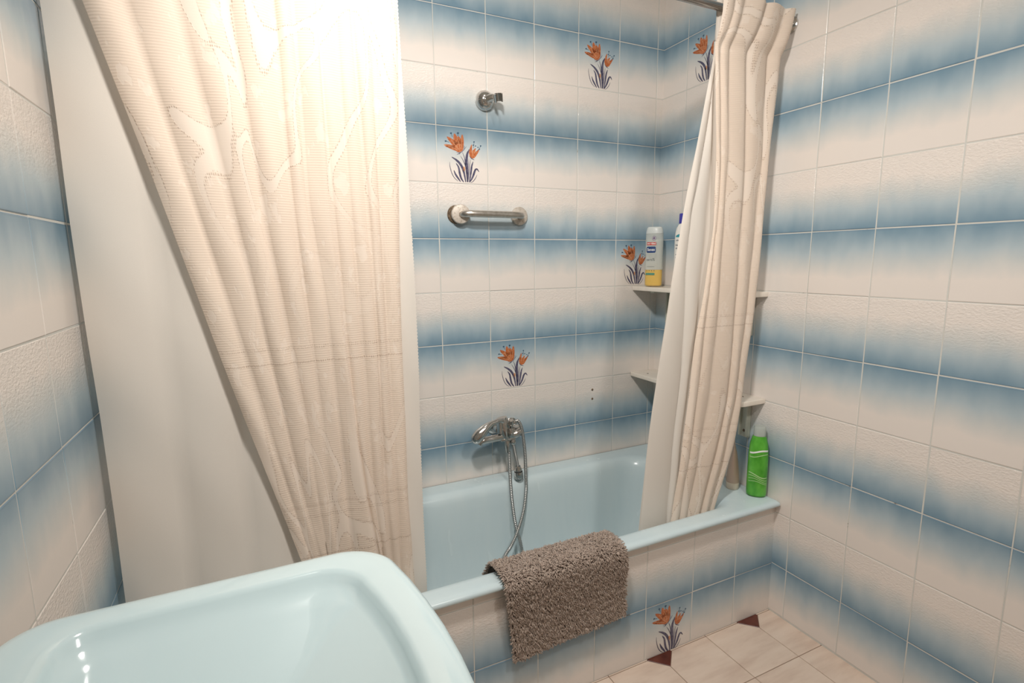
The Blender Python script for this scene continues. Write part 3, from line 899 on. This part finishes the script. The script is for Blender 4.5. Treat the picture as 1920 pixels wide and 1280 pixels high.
# ------------------------------------------------------------------ shower holder
sh = thing('shower_holder', 'small round chrome hand-shower holder high on the tiled wall', 'shower holder', (-0.800, -TH, 1.893))
def spos(o): o.location = (0.808, TH, -1.885); return o
bm = bmesh.new(); add_lathe(bm, [(0.0, 0.0), (0.0355, 0.0), (0.0365, 0.003), (0.035, 0.012), (0.030, 0.022), (0.022, 0.030), (0.016, 0.034), (0.0, 0.036)], (-0.815, -TH, 1.884), (0, -1, 0), 32)
spos(from_bm('dome', bm, M['chrome'], sh, angle=40))
bm = bmesh.new(); add_tube(bm, [(-0.813, -0.034, 1.884), (-0.803, -0.046, 1.888), (-0.796, -0.052, 1.888)], [0.015, 0.013, 0.012], 16)
spos(from_bm('arm', bm, M['chrome'], sh, angle=40))
# open clip: a C-shaped sleeve
def clip_mesh(c, axis, ri, ro, hh, gap):
    A = Vector(axis).normalized(); u, v = frame_for(A)
    bm = bmesh.new(); n = 22; rows = []
    a0, a1 = gap
    for k in range(n + 1):
        a = a0 + (a1 - a0) * k / n; dr = u * math.cos(a) + v * math.sin(a)
        rows.append([bm.verts.new(Vector(c) + dr * r_ + A * h_) for r_, h_ in ((ri, -hh), (ro, -hh), (ro * 1.06, hh), (ri * 1.06, hh))])
    for a, b in zip(rows[:-1], rows[1:]):
        for k in range(4): bm.faces.new((a[k], a[(k + 1) % 4], b[(k + 1) % 4], b[k]))
    bm.faces.new(rows[0]); bm.faces.new(rows[-1][::-1])
    return bm
spos(from_bm('clip', clip_mesh((-0.784, -0.066, 1.884), (-0.25, -0.35, 0.9), 0.0115, 0.0165, 0.014, (math.radians(-135), math.radians(135))), M['chrome'], sh, angle=40))

# ------------------------------------------------------------------ bath mixer
mx = thing('bath_mixer_tap', 'chrome bath mixer tap with loop lever and hanging metal hose, on the tiled wall', 'tap', (-0.765, -TH, 0.645))
def mpos(o): o.location = (0.765, TH, -0.645); return o
YB = -0.085
for x in (-0.790, -0.712):
    bm = bmesh.new(); add_lathe(bm, [(0.0, 0.0), (0.028, 0.0), (0.029, 0.004), (0.024, 0.010), (0.014, 0.013), (0.0125, 0.05), (0.0, 0.05)], (x, -TH, 0.640), (0, -1, 0), 20)
    mpos(from_bm('wall_union', bm, M['chrome'], mx, angle=40))
bm = bmesh.new()
add_tube(bm, [(-0.800, -0.064, 0.640), (-0.790, -0.066, 0.640), (-0.712, -0.066, 0.637), (-0.702, -0.064, 0.636)], [0.016, 0.019, 0.019, 0.017], 18)
add_tube(bm, [(-0.786, -0.078, 0.697), (-0.784, -0.079, 0.688), (-0.778, -0.081, 0.645), (-0.774, -0.083, 0.612)], [0.021, 0.025, 0.026, 0.022], 20)
bx(bm, (-0.800, -0.105, 0.606), (-0.735, -0.055, 0.618), 0.004)
mpos(from_bm('body', bm, M['chrome'], mx, angle=40))
# loop lever: a strap from the top of the body widening into a fat rounded end
LV = spline([(-0.790, -0.094, 0.690), (-0.806, -0.100, 0.694), (-0.836, -0.104, 0.689), (-0.864, -0.106, 0.675), (-0.890, -0.106, 0.653), (-0.908, -0.103, 0.633), (-0.917, -0.100, 0.622)], 30)
f = np.linspace(0, 1, 30)
rad = np.interp(f, [0, 0.12, 0.32, 0.5, 0.66, 0.8, 0.9, 0.96, 1.0], [0.012, 0.009, 0.0095, 0.017, 0.0235, 0.0225, 0.016, 0.009, 0.002])
bm = bmesh.new(); add_tube(bm, LV, rad, 20)
add_tube(bm, [(-0.800, -0.096, 0.700), (-0.799, -0.096, 0.672), (-0.799, -0.096, 0.640)], [0.007, 0.009, 0.009], 14)
mpos(from_bm('lever', bm, M['chrome'], mx, angle=50))
bm = bmesh.new(); add_tube(bm, spline([(-0.775, -0.085, 0.622), (-0.81, -0.092, 0.623), (-0.85, -0.097, 0.624), (-0.878, -0.098, 0.622), (-0.890, -0.098, 0.610)], 16), np.interp(np.linspace(0, 1, 16), [0, 0.7, 1], [0.015, 0.0135, 0.011]), 14)
mpos(from_bm('spout', bm, M['chrome'], mx, angle=50))
bm = bmesh.new(); add_lathe(bm, [(0.009, 0.0), (0.009, 0.018), (0.012, 0.020), (0.012, 0.034), (0.009, 0.037), (0.0, 0.037)], (-0.748, -0.082, 0.648), (0.02, -0.1, 1), 18)
mpos(from_bm('diverter_knob', bm, M['chrome'], mx, angle=40))
bm = bmesh.new(); bx(bm, (-0.768, -0.116, 0.620), (-0.748, -0.098, 0.658), 0.004)
mpos(from_bm('diverter_plate', bm, M['chrome'], mx, angle=40))
bm = bmesh.new(); add_lathe(bm, [(0.0, 0.0), (0.014, 0.0), (0.0155, 0.006), (0.0155, 0.040), (0.012, 0.046), (0.0, 0.047)], (-0.745, -0.090, 0.622), (0.92, -0.05, 0.30), 20)
mpos(from_bm('handset_cradle', bm, M['chrome'], mx, angle=40))
# short flexible neck with nozzle
def ribbed(pts, n, r0, r1, sides=10):
    P_ = spline(pts, n); rr_ = [r0 if k % 4 in (0, 1) else r1 for k in range(n)]
    return P_, rr_
bm = bmesh.new(); add_lathe(bm, [(0.0, 0.0), (0.010, 0.0), (0.012, 0.004), (0.012, 0.012), (0.008, 0.018), (0.0, 0.018)], (-0.748, -0.100, 0.607), (0.1, -0.1, -1), 16)
mpos(from_bm('neck_nut', bm, M['chrome'], mx, angle=40))
bm = bmesh.new(); add_tube(bm, *ribbed([(-0.747, -0.102, 0.592), (-0.742, -0.105, 0.56), (-0.737, -0.108, 0.53), (-0.732, -0.112, 0.496)], 90, 0.0068, 0.0056), 12)
mpos(from_bm('flexible_neck', bm, M['hose_metal'], mx))
bm = bmesh.new(); add_lathe(bm, [(0.0, 0.0), (0.010, 0.0), (0.014, 0.010), (0.0155, 0.018), (0.0155, 0.019)], (-0.732, -0.112, 0.500), (0.06, -0.04, -1), 20)
add_lathe(bm, [(0.0165, 0.023), (0.0185, 0.032), (0.0185, 0.045), (0.0165, 0.050), (0.0, 0.050)], (-0.732, -0.112, 0.500), (0.06, -0.04, -1), 20)
nz_ = mpos(from_bm('nozzle', bm, M['chrome'], mx, angle=40))
bm = bmesh.new(); add_lathe(bm, [(0.0150, 0.0188), (0.0158, 0.019), (0.0168, 0.0235), (0.0150, 0.024)], (-0.732, -0.112, 0.500), (0.06, -0.04, -1), 20)
o = from_bm('seal_ring', bm, M['dark'], nz_)
# long metal hose
bm = bmesh.new(); add_lathe(bm, [(0.0, 0.0), (0.011, 0.0), (0.0115, 0.006), (0.0105, 0.022), (0.0085, 0.045), (0.0, 0.046)], (-0.772, -0.098, 0.607), (0.01, -0.12, -1), 16)
mpos(from_bm('hose_nut', bm, M['chrome'], mx, angle=40))
bm = bmesh.new(); add_lathe(bm, [(0.0, 0.0), (0.010, 0.0), (0.0105, 0.010), (0.008, 0.024), (0.0, 0.024)], (-0.748, -0.085, 0.672), (0.8, -0.15, 0.05), 16)
mpos(from_bm('hose_nut', bm, M['chrome'], mx, angle=40))
hp = [(-0.766, -0.102, 0.565), (-0.769, -0.112, 0.51), (-0.772, -0.125, 0.453), (-0.777, -0.150, 0.376), (-0.781, -0.188, 0.295), (-0.771, -0.205, 0.236), (-0.764, -0.220, 0.170), (-0.762, -0.260, 0.100), (-0.79, -0.33, 0.075), (-0.86, -0.37, 0.074), (-0.91, -0.345, 0.105), (-0.894, -0.295, 0.205), (-0.855, -0.25, 0.222), (-0.817, -0.222, 0.236), (-0.780, -0.200, 0.272), (-0.736, -0.165, 0.329), (-0.710, -0.138, 0.40), (-0.704, -0.126, 0.46), (-0.700, -0.112, 0.546), (-0.703, -0.104, 0.61), (-0.710, -0.100, 0.655), (-0.722, -0.096, 0.680), (-0.733, -0.092, 0.678)]
NH = 900
HPt = spline(hp, NH)
dseg = np.concatenate([[0], np.cumsum(np.linalg.norm(np.diff(HPt, axis=0), axis=1))])
HPt = np.array([[np.interp(s_, dseg, HPt[:, k]) for k in range(3)] for s_ in np.linspace(0, dseg[-1], NH)])
hr = [0.0072 if k % 4 in (0, 1) else 0.0059 for k in range(NH)]
V, F = tube_data(HPt, hr, 10)
mpos(mesh_obj('hose', V, F, M['hose_metal'], mx))

# ------------------------------------------------------------------ shelves on the right wall
def build_shelf(z, label, y1):
    s_ = thing('wall_shelf', label, 'shelf', (-0.035, y1 / 2, z))
    def sp_(o): o.location = (0.035, -y1 / 2, -z); return o
    xw = ROOM_R - TH - 0.0006; xe = -0.1055; yb = -TH - 0.0008
    bm = bmesh.new()
    # board with one rounded front corner and two drain holes drawn as real recesses (dark plugs below)
    n = 8; rc = 0.035; pts = [(xw, yb), (xe + 0.004, yb), (xe, yb - 0.004)]
    for k in range(n + 1):
        a = PI + (PI / 2) * k / n
        pts.append((xe + rc + rc * math.cos(a), y1 + rc + rc * math.sin(a)))
    pts.append((xw, y1))
    lo = [bm.verts.new((x, y, z - 0.018)) for x, y in pts]; hi = [bm.verts.new((x, y, z)) for x, y in pts]
    m_ = len(pts)
    bm.faces.new(hi); bm.faces.new(lo[::-1])
    for k in range(m_): bm.faces.new((lo[k], lo[(k + 1) % m_], hi[(k + 1) % m_], hi[k]))
    es = [e for e in bm.edges if abs(e.verts[0].co.z - e.verts[1].co.z) < 1e-6]
    bmesh.ops.bevel(bm, geom=es, offset=0.0025, segments=2, profile=0.5, affect='EDGES')
    sp_(from_bm('board', bm, M['white_plastic'], s_, angle=40))
    for x, y in ((-0.060, -0.075), (-0.014, -0.100), (-0.060, y1 + 0.09), (-0.014, y1 + 0.06)):
        bm = bmesh.new(); add_lathe(bm, [(0.0, -0.0194), (0.0045, -0.0194), (0.0045, 0.0006), (0.0, 0.0006)], (x, y, z), (0, 0, 1), 12)
        sp_(from_bm('screw', bm, M['rust'], s_, angle=30))
    for y in (-0.115, y1 + 0.075):
        bm = bmesh.new()
        bx(bm, (xw - 0.012, y - 0.020, z - 0.165), (xw, y + 0.020, z - 0.0186), 0.002)
        bx(bm, (xw - 0.022, y + 0.0125, z - 0.160), (xw - 0.011, y + 0.019, z - 0.0186), 0.001)
        bx(bm, (xw - 0.022, y - 0.019, z - 0.160), (xw - 0.011, y - 0.0125, z - 0.0186), 0.001)
        bx(bm, (xw - 0.115, y - 0.012, z - 0.026), (xw - 0.001, y + 0.012, z - 0.0186), 0.001)
        sp_(b_ := from_bm('wall_bracket', bm, M['bracket'], s_, angle=30))
        bm = bmesh.new(); add_lathe(bm, [(0.0, 0.004), (0.004, 0.003), (0.0055, 0.0)], (xw - 0.012, y, z - 0.140), (-1, 0, 0), 12)
        from_bm('screw', bm, M['rust'], b_, angle=30)
    return s_
build_shelf(1.190, 'upper white wall shelf holding the clear bottle of yellow gel', -0.60)
build_shelf(0.800, 'lower white wall shelf with dark screws, empty', -0.615)

# ------------------------------------------------------------------ bottles
def text_mesh(body, size, bold=0.0):
    cu = bpy.data.curves.new('txt', 'FONT'); cu.body = body; cu.size = size; cu.align_x = 'CENTER'; cu.align_y = 'CENTER'
    cu.offset = bold; cu.resolution_u = 3
    o = bpy.data.objects.new('txt', cu); COL.objects.link(o)
    bpy.context.view_layer.update()
    me = bpy.data.meshes.new_from_object(o.evaluated_get(bpy.context.evaluated_depsgraph_get()))
    bpy.data.objects.remove(o); bpy.data.curves.remove(cu)
    V = np.array([v.co[:] for v in me.vertices]); F = [tuple(p.vertices) for p in me.polygons]
    bpy.data.meshes.remove(me)
    return V, F

def surf_print(name, V2, F, place, material, parent, loc=None):
    """V2: flat (x, z) shape; place maps it on the curved front of a bottle"""
    o = mesh_obj(name, [place(v[0], v[1]) for v in V2], F, material, parent, False)
    me = o.data
    return o

def grid_shape(wd, ht, nx, nz, fn=None, r=0.0):
    V = []; F = []
    for j in range(nz + 1):
        for i in range(nx + 1):
            x = -wd / 2 + wd * i / nx; z = -ht / 2 + ht * j / nz
            if r > 0:
                dz = max(0, abs(z) - (ht / 2 - r)); lim = wd / 2 - r + math.sqrt(max(0, r * r - dz * dz))
                x = max(-lim, min(lim, x))
            V.append((x, z))
    for j in range(nz):
        for i in range(nx):
            a = j * (nx + 1) + i; F.append((a, a + 1, a + nx + 2, a + nx + 1))
    return V, F

def loft_bottle(prof, n=32, p=2.3):
    """prof: (half width, half depth, z); superellipse rings"""
    rings = []
    for a, b, z in prof:
        rg = []
        for k in range(n):
            t_ = 2 * PI * k / n; c, s_ = math.cos(t_), math.sin(t_)
            rg.append((a * math.copysign(abs(c) ** (2 / p), c), b * math.copysign(abs(s_) ** (2 / p), s_), z))
        rings.append(rg)
    bm = bmesh.new(); loft(bm, rings, True, True); return bm

def front(prof, p=2.3, lift=0.0005):
    Z = [q[2] for q in prof]
    def f(x, z):
        a = np.interp(z, Z, [q[0] for q in prof]); b = np.interp(z, Z, [q[1] for q in prof])
        return (x, -b * max(0.0, 1 - abs(min(1, abs(x) / a)) ** p) ** (1 / p) - lift, z)
    return f

# translucent shower gel bottle, one quarter full
mclear = bpy.data.materials.new('clear_bottle'); mclear.use_nodes = True
t = NT(mclear); t.b.inputs['Base Color'].default_value = (*lin((236, 238, 232)), 1); t.b.inputs['Roughness'].default_value = 0.25
trn = t.n('ShaderNodeBsdfTransparent'); trn.inputs[0].default_value = (0.95, 0.97, 0.95, 1)
mm = t.n('ShaderNodeMixShader'); mm.inputs[0].default_value = 0.46
tcz = t.n('ShaderNodeTexCoord'); spz = t.n('ShaderNodeSeparateXYZ'); t.l(tcz.outputs['Object'], spz.inputs[0])
t.l(t.math('ADD', 0.12, t.math('MULTIPLY', t.sstep(spz.outputs[2], 0.071, 0.076), 0.36)), mm.inputs[0])   # frosted plastic clears where the gel wets it
t.l(trn.outputs[0], mm.inputs[1]); t.l(t.b.outputs[0], mm.inputs[2]); t.l(mm.outputs[0], mclear.node_tree.nodes['Material Output'].inputs['Surface'])
mgel = mat('yellow_gel', (246, 196, 66), rough=0.3)
mcap = mat('pale_cap', (208, 214, 212), rough=0.35)
mred = mat('print_red', (206, 72, 62), rough=0.4); mnavy = mat('print_navy', (38, 68, 122), rough=0.4)
mwhite = mat('print_white', (240, 240, 238), rough=0.4); mgrey = mat('print_grey', (84, 94, 100), rough=0.4)
mgreen = mat('print_green', (92, 150, 128), rough=0.4); mpurp = mat('print_purple', (112, 96, 126), rough=0.4)

gel = thing('shower_gel_bottle', 'translucent shower gel bottle with navy and red label and yellow gel, on the upper shelf', 'bottle', (-0.066, -0.100, 1.1903))
gel.rotation_euler = (0, 0, math.radians(-54))
PG = [(0.030, 0.018, 0.0), (0.0365, 0.0235, 0.003), (0.0375, 0.0245, 0.010), (0.0375, 0.0245, 0.06), (0.0368, 0.024, 0.10), (0.0362, 0.024, 0.125), (0.0368, 0.0245, 0.16), (0.0372, 0.0245, 0.195), (0.0362, 0.0235, 0.225)]
from_bm('bottle', loft_bottle(PG), mclear, gel, angle=60)
from_bm('cap', loft_bottle([(0.0360, 0.0234, 0.2255), (0.0352, 0.0228, 0.234), (0.0335, 0.0215, 0.244), (0.0310, 0.020, 0.250), (0.027, 0.017, 0.2535)]), mcap, gel, angle=50)
from_bm('gel', loft_bottle([(0.028, 0.016, 0.003), (0.0345, 0.0215, 0.006), (0.0355, 0.0227, 0.012), (0.0357, 0.0228, 0.06), (0.0355, 0.0226, 0.073)]), mgel, gel, angle=60)
fg = front(PG)
def pr(name, V2, F, cx, cz, material, lift=0.0, parent=None):
    return mesh_obj(name, [tuple(np.array(fg(v[0] + cx, v[1] + cz)) - np.array([0, lift, 0])) for v in V2], F, material, parent or gel, False)
lab = pr('label_panel', *grid_shape(0.040, 0.026, 14, 8, r=0.004), -0.008, 0.158, mnavy)
def txt(body, size, cx, cz, material, bold=0.0, sx=1.0, lift=0.0004):
    V_, F_ = text_mesh(body, size, bold)
    return pr('lettering', [(v[0] * sx, v[1]) for v in V_], F_, cx, cz, material, lift)
txt('Sanex', 0.0165, -0.008, 0.158, mwhite, 0.0003, 0.86)
pr('label_band', *grid_shape(0.040, 0.012, 14, 2), -0.007, 0.183, mred)
txt('+50ml', 0.0092, 0.000, 0.183, mwhite, 0.0003, 0.9)
for k in range(4):      # small print too fine to read
    pr('small_print', *grid_shape(0.0022, 0.0045, 1, 1), -0.0235 + 0.0030 * k, 0.183, mwhite, 0.0004)
V_ = [(0, 0)] + [(0.0085 * math.cos(2 * PI * k / 18), 0.0095 * math.sin(2 * PI * k / 18)) for k in range(18)]
pr('label_seal', V_, [(0, 1 + k, 1 + (k + 1) % 18) for k in range(18)], 0.004, 0.206, mpurp)
V_ = [(r_ * math.cos(2 * PI * k / 18), r_ * 1.1 * math.sin(2 * PI * k / 18)) for r_ in (0.0052, 0.0064) for k in range(18)]
pr('label_seal', V_, [(k, (k + 1) % 18, 18 + (k + 1) % 18, 18 + k) for k in range(18)], 0.004, 0.206, mwhite, 0.0003)
txt('zero%', 0.0155, -0.009, 0.116, mgrey, 0.0, 0.95)
pr('small_print', *grid_shape(0.034, 0.0012, 12, 1), -0.009, 0.086, mgrey)
for k in range(4):
    pr('small_print', *grid_shape(0.0042, 0.0045, 2, 2, r=0.002), -0.024 + 0.0105 * k, 0.0695, mgrey)
pr('label_band', *grid_shape(0.040, 0.0085, 14, 2), -0.010, 0.0555, mgreen)

# white lotion bottle with blue cap
lot = thing('lotion_bottle', 'white lotion bottle with blue cap, half hidden by the right curtain on the upper shelf', 'bottle', (-0.040, -0.243, 1.1903))
lot.rotation_euler = (0, 0, math.radians(-58))
PL = [(0.026, 0.018, 0.0), (0.033, 0.0225, 0.003), (0.034, 0.0235, 0.01), (0.034, 0.0235, 0.12), (0.0335, 0.023, 0.19), (0.032, 0.022, 0.222), (0.0275, 0.0195, 0.242), (0.020, 0.0165, 0.255), (0.016, 0.015, 0.259)]
mlot = mat('white_bottle', (232, 230, 224), rough=0.3)
from_bm('bottle', loft_bottle(PL), mlot, lot, angle=60)
mblue = mat('blue_cap', (58, 58, 158), rough=0.35)
from_bm('cap', loft_bottle([(0.0185, 0.0165, 0.2595), (0.0190, 0.017, 0.262), (0.0185, 0.0165, 0.296), (0.017, 0.015, 0.299)]), mblue, lot, angle=40)
fl_ = front(PL)
V_ = []; F_ = []
for i in range(13):
    x = -0.026 + 0.052 * i / 12; c_ = 0.010 * (1 - ((x) / 0.027) ** 2) ** 0.5
    V_ += [(x, 0.206 + c_ * 1.2), (x, 0.207 - c_ * 0.25)]
for i in range(12): F_.append((2 * i, 2 * i + 1, 2 * i + 3, 2 * i + 2))
mteal2 = mat('print_sea', (46, 146, 160), rough=0.4); mdk = mat('print_slate', (92, 98, 112), rough=0.4)
mesh_obj('label_emblem', [fl_(*v) for v in V_], F_, mteal2, lot, False)
r_ = random.Random(4)
for cz, ht_, x0_, x1_ in ((0.193, 0.007, -0.024, 0.022), (0.174, 0.008, -0.025, 0.020), (0.162, 0.008, -0.025, 0.018), (0.136, 0.004, -0.025, 0.010), (0.124, 0.003, -0.025, 0.004)):
    x = x0_; V_ = []; F_ = []          # printed words too fine and too hidden to read: short strokes
    while x < x1_:
        wd_ = r_.uniform(0.0008, 0.0026); hh_ = ht_ * r_.uniform(0.6, 1.0); b_ = len(V_)
        V_ += [(x, cz - ht_ / 2), (x + wd_, cz - ht_ / 2), (x + wd_, cz - ht_ / 2 + hh_), (x, cz - ht_ / 2 + hh_)]
        F_.append((b_, b_ + 1, b_ + 2, b_ + 3)); x += wd_ + r_.uniform(0.0008, 0.0016)
    mesh_obj('small_print', [fl_(*v) for v in V_], F_, mdk, lot, False)

# green shampoo bottle at the end of the rim
ZR = 0.4438
grn = thing('shampoo_bottle', 'bright green shampoo bottle standing on the bathtub rim below the lower shelf', 'bottle', (-0.006, -0.632, ZR))
grn.rotation_euler = (0, 0, math.radians(-45))
PGr = [(0.026, 0.021, 0.0), (0.0335, 0.027, 0.004), (0.0345, 0.028, 0.012), (0.0345, 0.028, 0.10), (0.0335, 0.0275, 0.16), (0.030, 0.025, 0.20), (0.024, 0.021, 0.222), (0.021, 0.019, 0.228)]
mgb = mat('green_bottle', (84, 170, 52), rough=0.28)
t = NT(mgb); t.l(t.ramp(t.noise(t.objvec((1, 1, 0.6), False), 30, 2), [(0.35, (66, 150, 40)), (0.6, (96, 178, 62)), (0.8, (120, 192, 84))]), t.b.inputs['Base Color'])
from_bm('bottle', loft_bottle(PGr), mgb, grn, angle=60)
mgc = mat('clear_cap', (190, 198, 192), rough=0.2, Alpha=0.75)
from_bm('cap', loft_bottle([(0.0205, 0.0185, 0.2285), (0.0205, 0.0185, 0.258), (0.018, 0.016, 0.264)]), mgc, grn, angle=40)
fgr = front(PGr)
mlg = mat('print_light_green', (176, 214, 150), rough=0.4)
for zc_, amp_, th_, m_ in ((0.172, 0.006, 0.006, mwhite), (0.158, 0.006, 0.003, mlg), (0.084, 0.009, 0.004, mlg), (0.074, 0.009, 0.0025, mlg), (0.064, 0.009, 0.002, mlg), (0.055, 0.008, 0.002, mlg)):
    V_ = []; F_ = []
    for i in range(25):
        x = -0.030 + 0.060 * i / 24; z_ = zc_ + amp_ * math.sin(x * 60 + zc_ * 40)
        V_ += [(x, z_ - th_ / 2), (x, z_ + th_ / 2)]
    for i in range(24): F_.append((2 * i, 2 * i + 1, 2 * i + 3, 2 * i + 2))
    mesh_obj('label_wave', [fgr(*v) for v in V_], F_, m_, grn, False)

# squeeze tube standing on its cap
tub = thing('cream_tube', 'pinkish beige squeeze tube standing on its cap beside the right curtain', 'tube', (-0.036, -0.550, ZR))
tub.rotation_euler = (0, 0, math.radians(42))
mtube = mat('tube_skin', (198, 172, 154), rough=0.4)
mtc = mat('tube_cap', (214, 202, 184), rough=0.4)
from_bm('cap', loft_bottle([(0.0215, 0.0215, 0.0), (0.0228, 0.0228, 0.002), (0.0235, 0.0235, 0.024), (0.0225, 0.0225, 0.026)], p=2.0), mtc, tub, angle=40)
from_bm('tube', loft_bottle([(0.0230, 0.0230, 0.0263), (0.0238, 0.0232, 0.030), (0.0255, 0.0215, 0.06), (0.028, 0.0170, 0.10), (0.0305, 0.0112, 0.14), (0.0325, 0.0050, 0.165), (0.033, 0.0016, 0.175), (0.033, 0.0012, 0.190)], p=2.0), mtube, tub, angle=60)

# ------------------------------------------------------------------ ceiling spotlights and the added fill spotlight (housings around the lights set up at the top)
for p, aim, _pw, _cone, rad_, lab_ in LAMPS:
    p = Vector(p); d = (Vector(aim) - p).normalized()
    lamp = thing('ceiling_spotlight', lab_, 'lamp', (p.x, p.y, CEIL))
    off = -Vector((p.x, p.y, CEIL))
    sh_ = rad_ + 0.004; q0 = p - d * (sh_ + 0.03)
    bm = bmesh.new(); add_lathe(bm, [(0.0, -0.022), (0.038, -0.022), (0.045, -0.004), (0.045, -0.0005), (0.0, -0.0005)], (q0.x, q0.y, CEIL), (0, 0, 1), 24)
    from_bm('ceiling_plate', bm, M['white_plastic'], lamp, angle=40).location = off
    bm = bmesh.new(); add_tube(bm, [(q0.x, q0.y, CEIL - 0.02), tuple(q0 - d * 0.01)], 0.009, 10)
    from_bm('stem', bm, M['white_plastic'], lamp, angle=40).location = off
    bm = bmesh.new(); add_lathe(bm, [(0.0, -0.055 - sh_), (0.020, -0.052 - sh_), (0.030, -0.018 - sh_), (0.060, -0.004 - sh_), (0.0, -0.004 - sh_)], p, d, 24)
    from_bm('lamp_shade', bm, M['white_plastic'], lamp, angle=40).location = off
